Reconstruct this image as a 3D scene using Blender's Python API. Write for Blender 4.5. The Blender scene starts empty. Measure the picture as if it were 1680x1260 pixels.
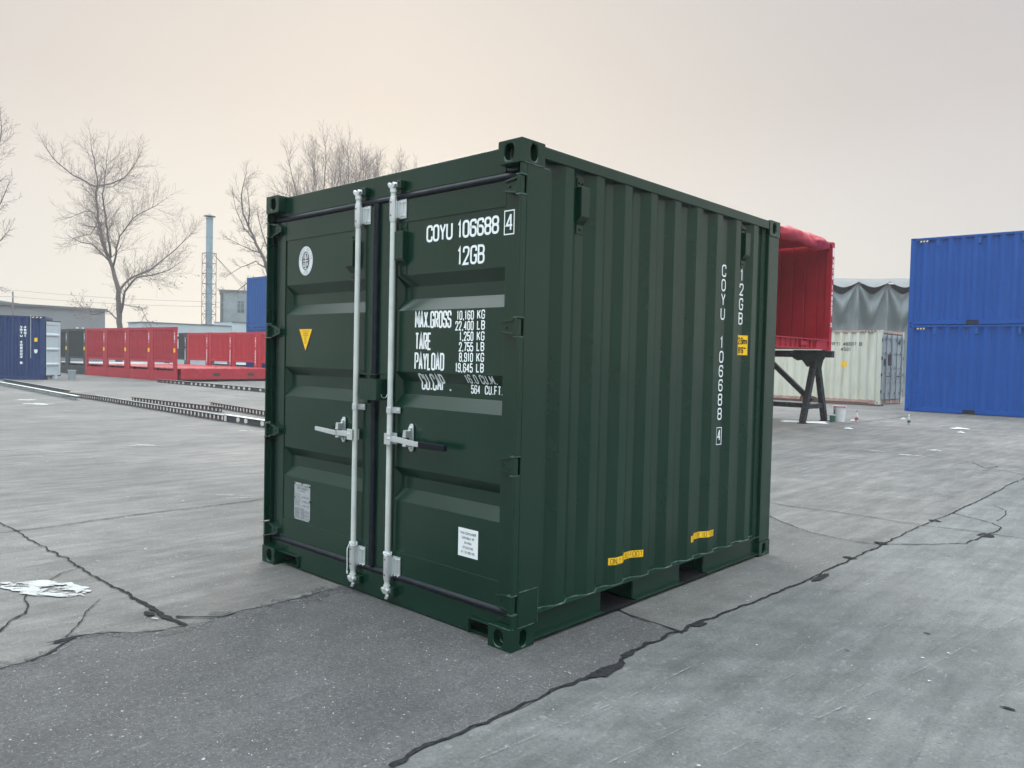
import bpy, bmesh, math, random
from mathutils import Vector, Matrix, noise
random.seed(7)
C = bpy.context.scene.collection
sc = bpy.context.scene
R = math.radians
# ------------------------------------------------------------------ camera
CAM = Vector((2.6150, -2.8582, 1.4982))
cd = bpy.data.cameras.new("Camera"); cam = bpy.data.objects.new("Camera", cd); C.objects.link(cam)
rt = Vector((0.733077, 0.679765, 0.022759)); up = Vector((-0.039726, 0.009389, 0.999167)); fw = Vector((-0.678985, 0.733370, -0.033887))
cam.matrix_world = Matrix(((rt.x, up.x, -fw.x, CAM.x), (rt.y, up.y, -fw.y, CAM.y), (rt.z, up.z, -fw.z, CAM.z), (0, 0, 0, 1)))
cd.sensor_fit = 'HORIZONTAL'; cd.sensor_width = 36; cd.lens = 27.289; cd.clip_start = 0.05; cd.clip_end = 3000
sc.camera = cam
# ------------------------------------------------------------------ world, sun, exposure
SUN_AZ, SUN_EL = 143.0, 24.0
sc.view_settings.view_transform = 'Standard'; sc.view_settings.look = 'None'
sc.view_settings.exposure = 0.14; sc.view_settings.gamma = 1.0
w = bpy.data.worlds.new("World"); sc.world = w; w.use_nodes = True
nt = w.node_tree; nt.nodes.clear(); N = nt.nodes.new; L = nt.links.new
out = N('ShaderNodeOutputWorld'); bg = N('ShaderNodeBackground'); L(bg.outputs[0], out.inputs[0]); bg.inputs[1].default_value = 1.0
tc = N('ShaderNodeTexCoord'); sep = N('ShaderNodeSeparateXYZ'); L(tc.outputs['Generated'], sep.inputs[0])
rp = N('ShaderNodeValToRGB'); L(sep.outputs['Z'], rp.inputs[0])
cr = rp.color_ramp
for pos, col in ((0.0, (.650, .648, .630)), (0.12, (.628, .608, .585)), (0.30, (.540, .508, .500)), (0.44, (.50, .485, .495)), (0.52, (1.1, 1.13, 1.17)), (0.63, (3.3, 3.5, 3.65)), (1.0, (3.7, 3.95, 4.15))):
    e = cr.elements[0] if pos == 0 else (cr.elements[-1] if pos == 1.0 else cr.elements.new(pos))
    e.position = pos; e.color = (*col, 1)
sd = Vector((math.cos(R(SUN_AZ)) * math.cos(R(13)), math.sin(R(SUN_AZ)) * math.cos(R(13)), math.sin(R(13))))
dot = N('ShaderNodeVectorMath'); dot.operation = 'DOT_PRODUCT'; L(tc.outputs['Generated'], dot.inputs[0]); dot.inputs[1].default_value = sd
mx = N('ShaderNodeMath'); mx.operation = 'MAXIMUM'; L(dot.outputs['Value'], mx.inputs[0]); mx.inputs[1].default_value = 0
pw = N('ShaderNodeMath'); pw.operation = 'POWER'; L(mx.outputs[0], pw.inputs[0]); pw.inputs[1].default_value = 6
gl = N('ShaderNodeVectorMath'); gl.operation = 'SCALE'; gl.inputs[0].default_value = (.235, .178, .086); L(pw.outputs[0], gl.inputs['Scale'])
ad = N('ShaderNodeVectorMath'); ad.operation = 'ADD'; cn = N('ShaderNodeTexNoise'); cn.inputs['Scale'].default_value = 2.2; cn.inputs['Detail'].default_value = 4; cn.inputs['Roughness'].default_value = .5
cmp_ = N('ShaderNodeMapping'); cmp_.inputs['Scale'].default_value = (1, 1, 2.6); L(tc.outputs['Generated'], cmp_.inputs[0]); L(cmp_.outputs[0], cn.inputs[0])
cmr = N('ShaderNodeMapRange'); cmr.inputs[1].default_value = .3; cmr.inputs[2].default_value = .7; cmr.inputs[3].default_value = .975; cmr.inputs[4].default_value = 1.025; L(cn.outputs[0], cmr.inputs[0])
csc = N('ShaderNodeVectorMath'); csc.operation = 'SCALE'; L(rp.outputs[0], csc.inputs[0]); L(cmr.outputs[0], csc.inputs['Scale']); L(csc.outputs[0], ad.inputs[0]); L(gl.outputs[0], ad.inputs[1])
sky = N('ShaderNodeTexSky'); sky.sky_type = 'NISHITA'; sky.sun_disc = False; sky.sun_elevation = R(SUN_EL)
sky.sun_rotation = R(90 - SUN_AZ); sky.air_density = 1; sky.dust_density = 1; sky.ozone_density = 1
sks = N('ShaderNodeVectorMath'); sks.operation = 'SCALE'; L(sky.outputs[0], sks.inputs[0]); sks.inputs['Scale'].default_value = 0.08
mixs = N('ShaderNodeMix'); mixs.data_type = 'RGBA'; mixs.inputs[0].default_value = 0.04
L(ad.outputs[0], mixs.inputs[6]); L(sks.outputs[0], mixs.inputs[7]); L(mixs.outputs[2], bg.inputs[0])
sl = bpy.data.lights.new("Sun", 'SUN'); sl.energy = 0.9; sl.angle = R(16); sl.color = (1.0, .90, .78)
so = bpy.data.objects.new("Sun", sl); C.objects.link(so)
sv = Vector((math.cos(R(SUN_AZ)) * math.cos(R(SUN_EL)), math.sin(R(SUN_AZ)) * math.cos(R(SUN_EL)), math.sin(R(SUN_EL))))
so.rotation_euler = sv.to_track_quat('Z', 'Y').to_euler(); so.location = (0, 0, 30)

# ------------------------------------------------------------------ materials
def newmat(name):
    m = bpy.data.materials.new(name); m.use_nodes = True
    return m, m.node_tree, m.node_tree.nodes['Principled BSDF']
def mat(name, col, rough=.5, metal=0., var=.10, nscale=3., bump=.0, bscale=60., rvar=.08, dirt=None, dscale=4., damt=.5, spec=.5, stretch=(1, 1, 1), coat=0., wob=0.):
    m, t, b = newmat(name); n = t.nodes.new; l = t.links.new
    b.inputs['Metallic'].default_value = metal; b.inputs['Specular IOR Level'].default_value = spec
    if coat: b.inputs['Coat Weight'].default_value = coat; b.inputs['Coat Roughness'].default_value = .15
    co = n('ShaderNodeTexCoord'); mp = n('ShaderNodeMapping'); mp.inputs['Scale'].default_value = stretch; l(co.outputs['Object'], mp.inputs[0])
    nz = n('ShaderNodeTexNoise'); nz.inputs['Scale'].default_value = nscale; nz.inputs['Detail'].default_value = 6; nz.inputs['Roughness'].default_value = .6; l(mp.outputs[0], nz.inputs[0])
    a = n('ShaderNodeMapRange'); a.inputs[1].default_value = .3; a.inputs[2].default_value = .7; a.inputs[3].default_value = 1 - var; a.inputs[4].default_value = 1 + var; l(nz.outputs[0], a.inputs[0])
    v = n('ShaderNodeVectorMath'); v.operation = 'SCALE'; v.inputs[0].default_value = col[:3]; l(a.outputs[0], v.inputs['Scale'])
    src = v.outputs[0]
    if dirt:
        n2 = n('ShaderNodeTexNoise'); n2.inputs['Scale'].default_value = dscale; n2.inputs['Detail'].default_value = 8; n2.inputs['Roughness'].default_value = .7; l(mp.outputs[0], n2.inputs[0])
        r2 = n('ShaderNodeMapRange'); r2.inputs[1].default_value = .5; r2.inputs[2].default_value = .72; r2.inputs[4].default_value = damt; l(n2.outputs[0], r2.inputs[0])
        mm = n('ShaderNodeMix'); mm.data_type = 'RGBA'; l(r2.outputs[0], mm.inputs[0]); l(src, mm.inputs[6]); mm.inputs[7].default_value = (*dirt, 1); src = mm.outputs[2]
    l(src, b.inputs['Base Color'])
    rr = n('ShaderNodeMapRange'); rr.inputs[1].default_value = .3; rr.inputs[2].default_value = .7; rr.inputs[3].default_value = max(.02, rough - rvar); rr.inputs[4].default_value = min(1, rough + rvar); l(nz.outputs[0], rr.inputs[0]); l(rr.outputs[0], b.inputs['Roughness'])
    if bump:
        nb = n('ShaderNodeTexNoise'); nb.inputs['Scale'].default_value = bscale; nb.inputs['Detail'].default_value = 4; l(co.outputs['Object'], nb.inputs[0])
        bp = n('ShaderNodeBump'); bp.inputs['Strength'].default_value = bump; bp.inputs['Distance'].default_value = .004; l(nb.outputs[0], bp.inputs['Height']); l(bp.outputs[0], b.inputs['Normal'])
        if wob:
            nw = n('ShaderNodeTexNoise'); nw.inputs['Scale'].default_value = 2.6; nw.inputs['Detail'].default_value = 0; l(co.outputs['Object'], nw.inputs[0])
            bw = n('ShaderNodeBump'); bw.inputs['Strength'].default_value = wob; bw.inputs['Distance'].default_value = .03; l(nw.outputs[0], bw.inputs['Height']); l(bw.outputs[0], bp.inputs['Normal'])
    return m
GREEN = mat('green_paint', (.0018, .0262, .0145), .24, var=.12, nscale=1.7, bump=.06, bscale=14, rvar=.03, dirt=(.02, .04, .03), dscale=1.2, damt=.05, spec=.48, wob=.22)
GREENW = mat('worn_green_weld', (.016, .060, .043), .5, var=.4, nscale=30, dirt=(.30, .38, .35), dscale=16, damt=.75)
RUBBER = mat('navy_rubber', (.002, .007, .013), .5, spec=.28, var=.15, nscale=8, dirt=(.05, .06, .07), dscale=20, damt=.3)
GALV = mat('galvanized_steel', (.62, .70, .68), .42, metal=.25, var=.08, nscale=9, rvar=.06, dirt=(.42, .46, .44), dscale=5, damt=.5)
ZINC = mat('bright_zinc', (.68, .74, .75), .34, metal=.7, var=.08, nscale=12, rvar=.06)
BOLT = mat('bolt_dark', (.02, .026, .03), .5, metal=.3)
GRIP = mat('black_grip', (.002, .005, .010), .5, spec=.22)
WHITE = mat('white_lettering', (.82, .90, .92), .5, var=.05, nscale=20)
YEL = mat('yellow_sticker', (.92, .58, .010), .45, var=.06)
BLK = mat('black_ink', (.012, .012, .013), .5)
INK2 = mat('sign_ink', (.22, .10, .01), .6)
PLATE = mat('aluminium_plate', (.42, .47, .49), .45, metal=.4, var=.15, nscale=40)
PINK = mat('plate_ink', (.09, .10, .11), .6)
STICK = mat('white_sticker', (.74, .82, .84), .4, var=.04)
FLOORP = mat('dark_plywood', (.02, .02, .022), .8)
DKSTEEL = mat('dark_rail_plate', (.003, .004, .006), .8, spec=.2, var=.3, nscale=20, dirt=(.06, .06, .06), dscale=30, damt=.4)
BLUE = mat('bright_blue_paint', (.0005, .066, .31), .42, spec=.3, var=.07, nscale=1.2, rvar=.06, dirt=(.004, .09, .40), dscale=3, damt=.3)
BLUED = mat('blue_paint_faded', (.004, .085, .30), .5, spec=.3, var=.1, nscale=2)
NAVY = mat('navy_paint', (.006, .034, .13), .5, var=.1, nscale=2, dirt=(.05, .07, .12), dscale=3, damt=.25)
RACKRED = mat('rack_red_paint', (.36, .014, .030), .5, var=.1, nscale=1.5, dirt=(.45, .12, .13), dscale=3, damt=.3)
RED = mat('red_paint', (.36, .006, .020), .48, var=.10, nscale=1.5, dirt=(.42, .06, .07), dscale=3, damt=.25)
REDDECK = mat('red_deck_paint', (.42, .045, .06), .28, var=.2, nscale=3, dirt=(.6, .3, .3), dscale=2, damt=.3)
REDT = mat('red_tarp', (.42, .022, .045), .38, var=.12, nscale=4, bump=.4, bscale=10)
DGREY = mat('dark_grey_paint', (.024, .036, .038), .5, var=.15, nscale=2, dirt=(.07, .08, .08), dscale=4, damt=.4)
CREAM = mat('cream_paint', (.58, .62, .53), .55, var=.08, nscale=2, dirt=(.42, .40, .29), dscale=1.5, damt=.7, stretch=(2.2, 2.2, .35))
RUST = mat('rusty_steel', (.085, .042, .034), .75, var=.35, nscale=14, dirt=(.16, .12, .10), dscale=7, damt=.6)
CREAMR = mat('rust_stained_cream', (.42, .30, .25), .6, var=.25, nscale=4, dirt=(.20, .07, .05), dscale=6, damt=.8)
DOORGREY = mat('grey_door_paint', (.30, .36, .39), .5, var=.12, nscale=3, dirt=(.2, .2, .2), dscale=5, damt=.4)
PALE = mat('pale_inner_paint', (.42, .52, .56), .5, var=.06, nscale=3)
BEAMG = mat('grey_galvanized_beam', (.20, .24, .255), .4, metal=.4, var=.2, nscale=4)
BEAMR = mat('rusty_beam', (.055, .045, .048), .6, var=.35, nscale=8, dirt=(.13, .08, .07), dscale=5, damt=.7)
TIMBER = mat('tarred_timber', (.010, .013, .015), .6, var=.5, nscale=10, dirt=(.22, .24, .24), dscale=13, damt=.30, bump=.6, bscale=25)
CLOTH = mat('green_cloth', (.030, .055, .045), .85, var=.3, nscale=12, bump=.5, bscale=20)
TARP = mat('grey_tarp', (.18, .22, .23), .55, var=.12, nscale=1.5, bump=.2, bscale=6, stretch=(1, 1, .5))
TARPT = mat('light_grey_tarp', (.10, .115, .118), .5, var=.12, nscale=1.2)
TARPSHADE = mat('shaded_interior_grey', (.12, .14, .145), .8)  # darker grey standing in for the shade inside the tarp shelter
BARK = mat('bark', (.11, .10, .095), .9, var=.3, nscale=6)
TWIG = mat('twig_bark', (.21, .175, .16), .9, var=.25, nscale=2)
DRYLEAF = mat('dry_leaf', (.07, .05, .04), .9)
CONCW = mat('weathered_concrete_wall', (.26, .32, .335), .85, var=.2, nscale=.5, dirt=(.18, .21, .22), dscale=.9, damt=.8)
WAREH = mat('warehouse_cladding', (.19, .215, .23), .7, var=.08, nscale=.4)
ROOFG = mat('grey_green_roof', (.16, .20, .195), .7, var=.1)
SHEDP = mat('pale_shed_cladding', (.42, .52, .56), .55, var=.06, nscale=.5)
EAVE = mat('dark_eave', (.10, .13, .14), .6)
CHIM = mat('pale_blue_chimney', (.22, .33, .385), .55, var=.12, nscale=1.2)
LATT = mat('dull_red_lattice', (.17, .14, .15), .7)
WIRE = mat('wire', (.25, .25, .26), .7)
BUCKET = mat('white_bucket_plastic', (.62, .66, .68), .4, var=.08, nscale=9, dirt=(.3, .33, .36), dscale=18, damt=.5)
PAINTG = mat('green_spilt_paint', (.03, .10, .07), .5)
PAINTR = mat('red_spilt_paint', (.45, .03, .05), .5)
PAPER = mat('white_litter', (.52, .57, .57), .8, var=.1, nscale=15)
RUBW = mat('wall_outlet', (.4, .42, .42), .6)
m, t, b = newmat('clear_plastic'); b.inputs['Base Color'].default_value = (.72, .78, .78, 1); b.inputs['Roughness'].default_value = .15; b.inputs['Transmission Weight'].default_value = .55; b.inputs['IOR'].default_value = 1.2; PET = m

# ------------------------------------------------------------------ mesh helpers
SPLIT = {'corner_post', 'top_rail', 'corner_casting', 'side_beam', 'end_rail', 'hinge', 'rivet', 'hinge_lug', 'ventilator', 'forklift_pocket', 'wall_lamp', 'hazard_mark', 'forklift_pocket_plate', 'plate_rivet', 'cam_keeper', 'bottom_rail', 'door_gasket', 'guy_wire', 'green_drips', 'box_bracket', 'handle', 'handle_retainer', 'lattice_tower', 'door_frame', 'door_sill', 'roof', 'wall', 'bar_cam', 'door_header', 'end_panel', 'crossarm', 'post_weld'}
class MB:
    def __init__(s): s.v = []; s.f = []
    def add(s, vs, fs):
        o = len(s.v); s.v += [tuple(v) for v in vs]; s.f += [tuple(i + o for i in f) for f in fs]; return s
    def box(s, x0, x1, y0, y1, z0, z1):
        return s.add([(x0, y0, z0), (x1, y0, z0), (x1, y1, z0), (x0, y1, z0), (x0, y0, z1), (x1, y0, z1), (x1, y1, z1), (x0, y1, z1)],
                     [(0, 3, 2, 1), (4, 5, 6, 7), (0, 1, 5, 4), (1, 2, 6, 5), (2, 3, 7, 6), (3, 0, 4, 7)])
    def quad(s, a, b, c, d): return s.add([a, b, c, d], [(0, 1, 2, 3)])
    def prism(s, poly, axis, a, b):
        n = len(poly)
        def P(u, v, w): return (w, u, v) if axis == 'x' else ((u, w, v) if axis == 'y' else (u, v, w))
        s.add([P(u, v, a) for u, v in poly] + [P(u, v, b) for u, v in poly],
              [tuple(range(n)), tuple(range(2 * n - 1, n - 1, -1))] + [(i, (i + 1) % n, n + (i + 1) % n, n + i) for i in range(n)])
        return s
    def tube(s, pts, rad, n=8, cap=True):
        pts = [Vector(p) for p in pts]; k = len(pts)
        if not isinstance(rad, (list, tuple)): rad = [rad] * k
        d0 = (pts[1] - pts[0]).normalized(); ref = Vector((0, 0, 1)) if abs(d0.z) < .9 else Vector((1, 0, 0))
        a = d0.cross(ref).normalized(); o = len(s.v)
        for i, p in enumerate(pts):
            d = (pts[min(i + 1, k - 1)] - pts[max(i - 1, 0)]).normalized()
            a = (a - d * a.dot(d)).normalized(); b = d.cross(a)
            for j in range(n):
                t = 2 * math.pi * j / n; s.v.append(tuple(p + (a * math.cos(t) + b * math.sin(t)) * rad[i]))
        for i in range(k - 1):
            for j in range(n):
                s.f.append((o + i * n + j, o + i * n + (j + 1) % n, o + (i + 1) * n + (j + 1) % n, o + (i + 1) * n + j))
        if cap: s.f.append(tuple(o + j for j in range(n - 1, -1, -1))); s.f.append(tuple(o + (k - 1) * n + j for j in range(n)))
        return s
    def lathe(s, prof, c=(0, 0), n=20):
        o = len(s.v); k = len(prof)
        for r, z in prof:
            for j in range(n):
                t = 2 * math.pi * j / n; s.v.append((c[0] + r * math.cos(t), c[1] + r * math.sin(t), z))
        for i in range(k - 1):
            for j in range(n): s.f.append((o + i * n + j, o + i * n + (j + 1) % n, o + (i + 1) * n + (j + 1) % n, o + (i + 1) * n + j))
        return s
    def plate(s, x0, x1, z0, z1, cx, cz, rx, rz, P, depth, seg=24):
        """rectangle with an oval hole; P(u,v,w) maps to 3D, w goes inward"""
        o = []; r = []
        for i in range(seg):
            t = 2 * math.pi * (i + .5) / seg; c, sn = math.cos(t), math.sin(t)
            e = 2.6; k = (abs(c) ** e + abs(sn) ** e) ** (-1 / e)
            o.append((cx + rx * k * c, cz + rz * k * sn))
            tx = ((x1 - cx) / c if c > 0 else (x0 - cx) / c); tz = ((z1 - cz) / sn if sn > 0 else (z0 - cz) / sn)
            q = min(tx, tz); r.append((cx + q * c, cz + q * sn))
        cor = [(x1, z1), (x0, z1), (x0, z0), (x1, z0)]; vs = [P(u, v, 0) for u, v in r] + [P(u, v, 0) for u, v in o] + [P(u, v, depth) for u, v in o] + [P(u, v, 0) for u, v in cor]
        fs = []
        for i in range(seg):
            j = (i + 1) % seg; a, bq = r[i], r[j]; cc = None
            for k, (u, v) in enumerate(cor):
                if abs(a[0] - bq[0]) > 1e-9 and abs(a[1] - bq[1]) > 1e-9 and abs(u - (a[0] if abs(a[0] - u) < 1e-7 else bq[0])) < 1e-7 and abs(v - (a[1] if abs(a[1] - v) < 1e-7 else bq[1])) < 1e-7: cc = k
            f = (i, 3 * seg + cc, j, seg + j, seg + i) if cc is not None else (i, j, seg + j, seg + i)
            fs.append(f); fs.append((seg + i, seg + j, 2 * seg + j, 2 * seg + i))
        fs.append(tuple(2 * seg + i for i in range(seg)))
        return s.add(vs, fs)
    def islands(s):
        key = {}; par = list(range(len(s.v)))
        def find(i):
            while par[i] != i: par[i] = par[par[i]]; i = par[i]
            return i
        for i, v in enumerate(s.v):
            k = (round(v[0], 5), round(v[1], 5), round(v[2], 5))
            if k in key: par[find(i)] = find(key[k])
            else: key[k] = i
        for f in s.f:
            for i in f[1:]: par[find(i)] = find(f[0])
        g = {}
        for f in s.f: g.setdefault(find(f[0]), []).append(f)
        L_ = []
        for fs in g.values():
            vs = [s.v[i] for f in fs for i in f]; L_.append([fs, [min(v[k] for v in vs) - .003 for k in range(3)], [max(v[k] for v in vs) + .003 for k in range(3)]])
        ch = True
        while ch:
            ch = False
            for i in range(len(L_)):
                for j in range(i + 1, len(L_)):
                    A, B = L_[i], L_[j]
                    if all(A[1][k] <= B[2][k] and B[1][k] <= A[2][k] for k in range(3)):
                        A[0] = A[0] + B[0]; A[1] = [min(A[1][k], B[1][k]) for k in range(3)]; A[2] = [max(A[2][k], B[2][k]) for k in range(3)]; L_.pop(j); ch = True; break
                if ch: break
        return [l[0] for l in L_]
    def build(s, name, m, parent=None, smooth=False, bevel=0, merge=True, seg=2, solid=0, label=None):
        if name in SPLIT and len(s.f) < 3000:
            L_ = s.islands()
            if len(L_) > 1:
                r = []
                for fs in L_:
                    q = MB(); mp = {}
                    for f in fs:
                        for i in f:
                            if i not in mp: mp[i] = len(q.v); q.v.append(s.v[i])
                    q.f = [tuple(mp[i] for i in f) for f in fs]; o = q.build(name + '#', m, parent, smooth, bevel, merge, seg, solid, label); o.name = name; o.data.name = name; r.append(o)
                return r[0]
        me = bpy.data.meshes.new(name); me.from_pydata(s.v, [], s.f)
        if merge:
            bm = bmesh.new(); bm.from_mesh(me); bmesh.ops.remove_doubles(bm, verts=bm.verts, dist=1e-5); bmesh.ops.recalc_face_normals(bm, faces=bm.faces); bm.to_mesh(me); bm.free()
        me.materials.append(m)
        if smooth:
            for p in me.polygons: p.use_smooth = True
        ob = bpy.data.objects.new(name, me); C.objects.link(ob)
        if parent: ob.parent = parent
        if solid: q = ob.modifiers.new('s', 'SOLIDIFY'); q.thickness = solid; q.offset = 0
        if bevel: q = ob.modifiers.new('b', 'BEVEL'); q.width = bevel; q.segments = seg; q.limit_method = 'ANGLE'; q.angle_limit = R(35); q.harden_normals = False
        if label: ob['label'] = label
        return ob
def tag(o, label=None, cat=None, group=None, kind=None):
    if label: o['label'] = label
    if cat: o['category'] = cat
    if group: o['group'] = group
    if kind: o['kind'] = kind
    return o
def thing(name, loc, label, cat, rz=0, group=None):
    o = bpy.data.objects.new(name, None); C.objects.link(o); o.location = loc; o.rotation_euler = (0, 0, rz); o.empty_display_size = .3
    return tag(o, label, cat, group)
def copy_tree(o, parent=None):
    c = o.copy(); C.objects.link(c)
    if parent: c.parent = parent
    for ch in [x for x in C.objects if x.parent == o]: copy_tree(ch, c)
    return c

# ------------------------------------------------------------------ stroke lettering (pen paths; third value 0 = sharp corner)
GL = {
'0': ([[(0, 0), (0, 1), (1, 1), (1, 0), 'c']], 1), '1': ([[(.1, .80, 0), (.5, 1, 0), (.5, 0, 0)]], .62), '2': ([[(0, .70, 0), (0, 1), (1, 1), (1, .62), (0, .0, 0), (1, 0, 0)]], 1),
'3': ([[(0, .74, 0), (0, 1), (1, 1), (1, .53), (.4, .53, 0)], [(1, .53, 0), (1, 0), (0, 0), (0, .26, 0)]], 1), '4': ([[(.74, 1, 0), (.0, .30, 0), (1, .30, 0)], [(.74, 1, 0), (.74, 0, 0)]], 1),
'5': ([[(1, 1, 0), (.05, 1, 0), (0, .55, 0), (1, .62), (1, 0), (0, 0), (0, .25, 0)]], 1), '6': ([[(1, .76, 0), (1, 1), (0, 1), (0, 0), (1, 0), (1, .56), (0, .56, 0)]], 1),
'7': ([[(0, 1, 0), (1, 1, 0), (.35, 0, 0)]], 1), '8': ([[(0, .52), (0, 1), (1, 1), (1, .52), 'c'], [(0, 0), (0, .52), (1, .52), (1, 0), 'c']], 1), '9': ([[(0, .24, 0), (0, 0), (1, 0), (1, 1), (0, 1), (0, .44), (1, .44, 0)]], 1),
'A': ([[(0, 0, 0), (.5, 1, 0), (1, 0, 0)], [(.2, .3, 0), (.8, .3, 0)]], 1), 'B': ([[(0, 0, 0), (0, 1, 0), (1, 1), (1, .53), (0, .53, 0)], [(.0, .5, 0), (1, .53), (1, 0), (0, 0, 0)]], 1),
'C': ([[(1, .70, 0), (1, 1), (0, 1), (0, 0), (1, 0), (1, .30, 0)]], 1), 'D': ([[(0, 0, 0), (0, 1, 0), (1, 1), (1, 0), (0, 0, 0)]], 1), 'E': ([[(.95, 1, 0), (0, 1, 0), (0, 0, 0), (.95, 0, 0)], [(0, .52, 0), (.8, .52, 0)]], 1),
'F': ([[(.95, 1, 0), (0, 1, 0), (0, 0, 0)], [(0, .5, 0), (.8, .5, 0)]], .95), 'G': ([[(1, .72, 0), (1, 1), (0, 1), (0, 0), (1, 0), (1, .46, 0), (.55, .46, 0)]], 1), 'H': ([[(0, 0, 0), (0, 1, 0)], [(1, 0, 0), (1, 1, 0)], [(0, .5, 0), (1, .5, 0)]], 1),
'I': ([[(.5, 0, 0), (.5, 1, 0)]], .4), 'K': ([[(0, 0, 0), (0, 1, 0)], [(1, 1, 0), (.02, .38, 0)], [(.36, .6, 0), (1, 0, 0)]], 1), 'L': ([[(0, 1, 0), (0, 0, 0), (.9, 0, 0)]], .9), 'M': ([[(0, 0, 0), (0, 1, 0), (.5, .3, 0), (1, 1, 0), (1, 0, 0)]], 1.3),
'N': ([[(0, 0, 0), (0, 1, 0), (1, 0, 0), (1, 1, 0)]], 1), 'O': ([[(0, 0), (0, 1), (1, 1), (1, 0), 'c']], 1), 'P': ([[(0, 0, 0), (0, 1, 0), (1, 1), (1, .48), (0, .48, 0)]], 1), 'R': ([[(0, 0, 0), (0, 1, 0), (1, 1), (1, .5), (0, .5, 0)], [(.5, .5, 0), (1, 0, 0)]], 1),
'S': ([[(1, .74, 0), (1, 1), (0, 1), (0, .52), (1, .50), (1, 0), (0, 0), (0, .26, 0)]], 1), 'T': ([[(0, 1, 0), (1, 1, 0)], [(.5, 1, 0), (.5, 0, 0)]], 1), 'U': ([[(0, 1, 0), (0, 0), (1, 0), (1, 1, 0)]], 1), 'V': ([[(0, 1, 0), (.5, 0, 0), (1, 1, 0)]], 1),
'W': ([[(0, 1, 0), (.25, 0, 0), (.5, .8, 0), (.75, 0, 0), (1, 1, 0)]], 1.4), 'X': ([[(0, 0, 0), (1, 1, 0)], [(0, 1, 0), (1, 0, 0)]], 1), 'Y': ([[(0, 1, 0), (.5, .45, 0), (1, 1, 0)], [(.5, .45, 0), (.5, 0, 0)]], 1),
'.': ([[(.5, -.02, 0), (.5, .09, 0)]], .3), ',': ([[(.55, .1, 0), (.35, -.12, 0)]], .3), '-': ([[(0, .5, 0), (1, .5, 0)]], .6), "'": ([[(.5, 1, 0), (.5, .75, 0)]], .3), '"': ([[(.2, 1, 0), (.2, .75, 0)], [(.8, 1, 0), (.8, .75, 0)]], .6),
'm': ([[(0, 0, 0), (0, .65, 0), (.5, .62), (.5, 0, 0)], [(.5, .6, 0), (1, .62), (1, 0, 0)]], 1.2), ' ': ([], .55)}
def pen(path, W, H, rad):
    closed = path[-1] == 'c'; pts = [p for p in path if p != 'c']; n = len(pts); o = []
    P = [Vector((p[0] * W, p[1] * H)) for p in pts]
    for i, p in enumerate(pts):
        if len(p) == 3 or (not closed and i in (0, n - 1)): o.append(P[i]); continue
        a, b = P[i - 1], P[(i + 1) % n]; r = min(rad, (a - P[i]).length * .5, (b - P[i]).length * .5)
        q0 = P[i] + (a - P[i]).normalized() * r; q2 = P[i] + (b - P[i]).normalized() * r
        for t in (0, .2, .4, .6, .8, 1): o.append(q0 * (1 - t) ** 2 + P[i] * 2 * t * (1 - t) + q2 * t * t)
    if closed: o.append(o[0].copy())
    r = [o[0]]
    for q in o[1:]:
        if (q - r[-1]).length > 1e-6: r.append(q)
    return r, closed
def strip(mb, pts, th, F, eps, closed=False, step=None):
    if step:
        q = [pts[0]]
        for a, b in zip(pts, pts[1:]):
            k = max(1, int(math.ceil((b - a).length / step)))
            for i in range(1, k + 1): q.append(a + (b - a) * i / k)
        pts = q
    n = len(pts); o = len(mb.v)
    for i in range(n):
        if closed: a = pts[i - 1] if i else pts[-2]; b = pts[i + 1] if i < n - 1 else pts[1]
        else: a = pts[max(i - 1, 0)]; b = pts[min(i + 1, n - 1)]
        d1 = (pts[i] - a); d2 = (b - pts[i])
        if d1.length < 1e-9: d1 = d2
        if d2.length < 1e-9: d2 = d1
        d1 = d1.normalized(); d2 = d2.normalized(); t = (d1 + d2)
        t = t.normalized() if t.length > 1e-4 else d1
        nn = Vector((-t.y, t.x)); k = 1 / max(.45, abs(nn.dot(Vector((-d1.y, d1.x)))))
        for sgn in (1, -1):
            p = pts[i] + nn * (th / 2 * k * sgn); mb.v.append(tuple(F(p.x, p.y, eps)))
    for i in range(n - 1): mb.f.append((o + 2 * i, o + 2 * i + 1, o + 2 * i + 3, o + 2 * i + 2))
def text(mb, s, u0, u1, v0, v1, th, F, gap=.35, step=None, eps0=.0012, slant=0):
    """fit string s into the rectangle u0..u1, v0..v1"""
    tot = sum(GL[c][1] for c in s) + gap * (len(s) - 1); W = (u1 - u0 - th) / tot; H = v1 - v0 - th; u = u0 + th / 2; e = 0
    for c in s:
        paths, gw = GL[c]
        for p in paths:
            q, cl = pen(p, W * gw, H, min(W * gw, H) * .48); e += 1
            q = [Vector((a.x + u, a.y + v0 + th / 2)) for a in q]
            strip(mb, q, th, F, eps0 + e * .00002, cl, step)
        u += W * (gw + gap)
    return mb
def vtext(mb, s, uc, vtop, pitch, w, h, th, F, step=None, eps0=.0012):
    """letters stacked from the top down"""
    v = vtop; e = 0
    for c in s:
        if c != ' ':
            for p in GL[c][0]:
                W = (w - th) * min(1, GL[c][1] + .1); q, cl = pen(p, W, h - th, w * .4); e += 1
                q = [Vector((a.x + uc - W / 2, a.y + v - h + th / 2)) for a in q]; strip(mb, q, th, F, eps0 + e * .00002, cl, step)
        v -= pitch
def rectline(mb, u0, u1, v0, v1, th, F, eps=.0012, step=None):
    strip(mb, [Vector(p) for p in ((u0, v0), (u1, v0), (u1, v1), (u0, v1), (u0, v0))], th, F, eps, True, step)
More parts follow.
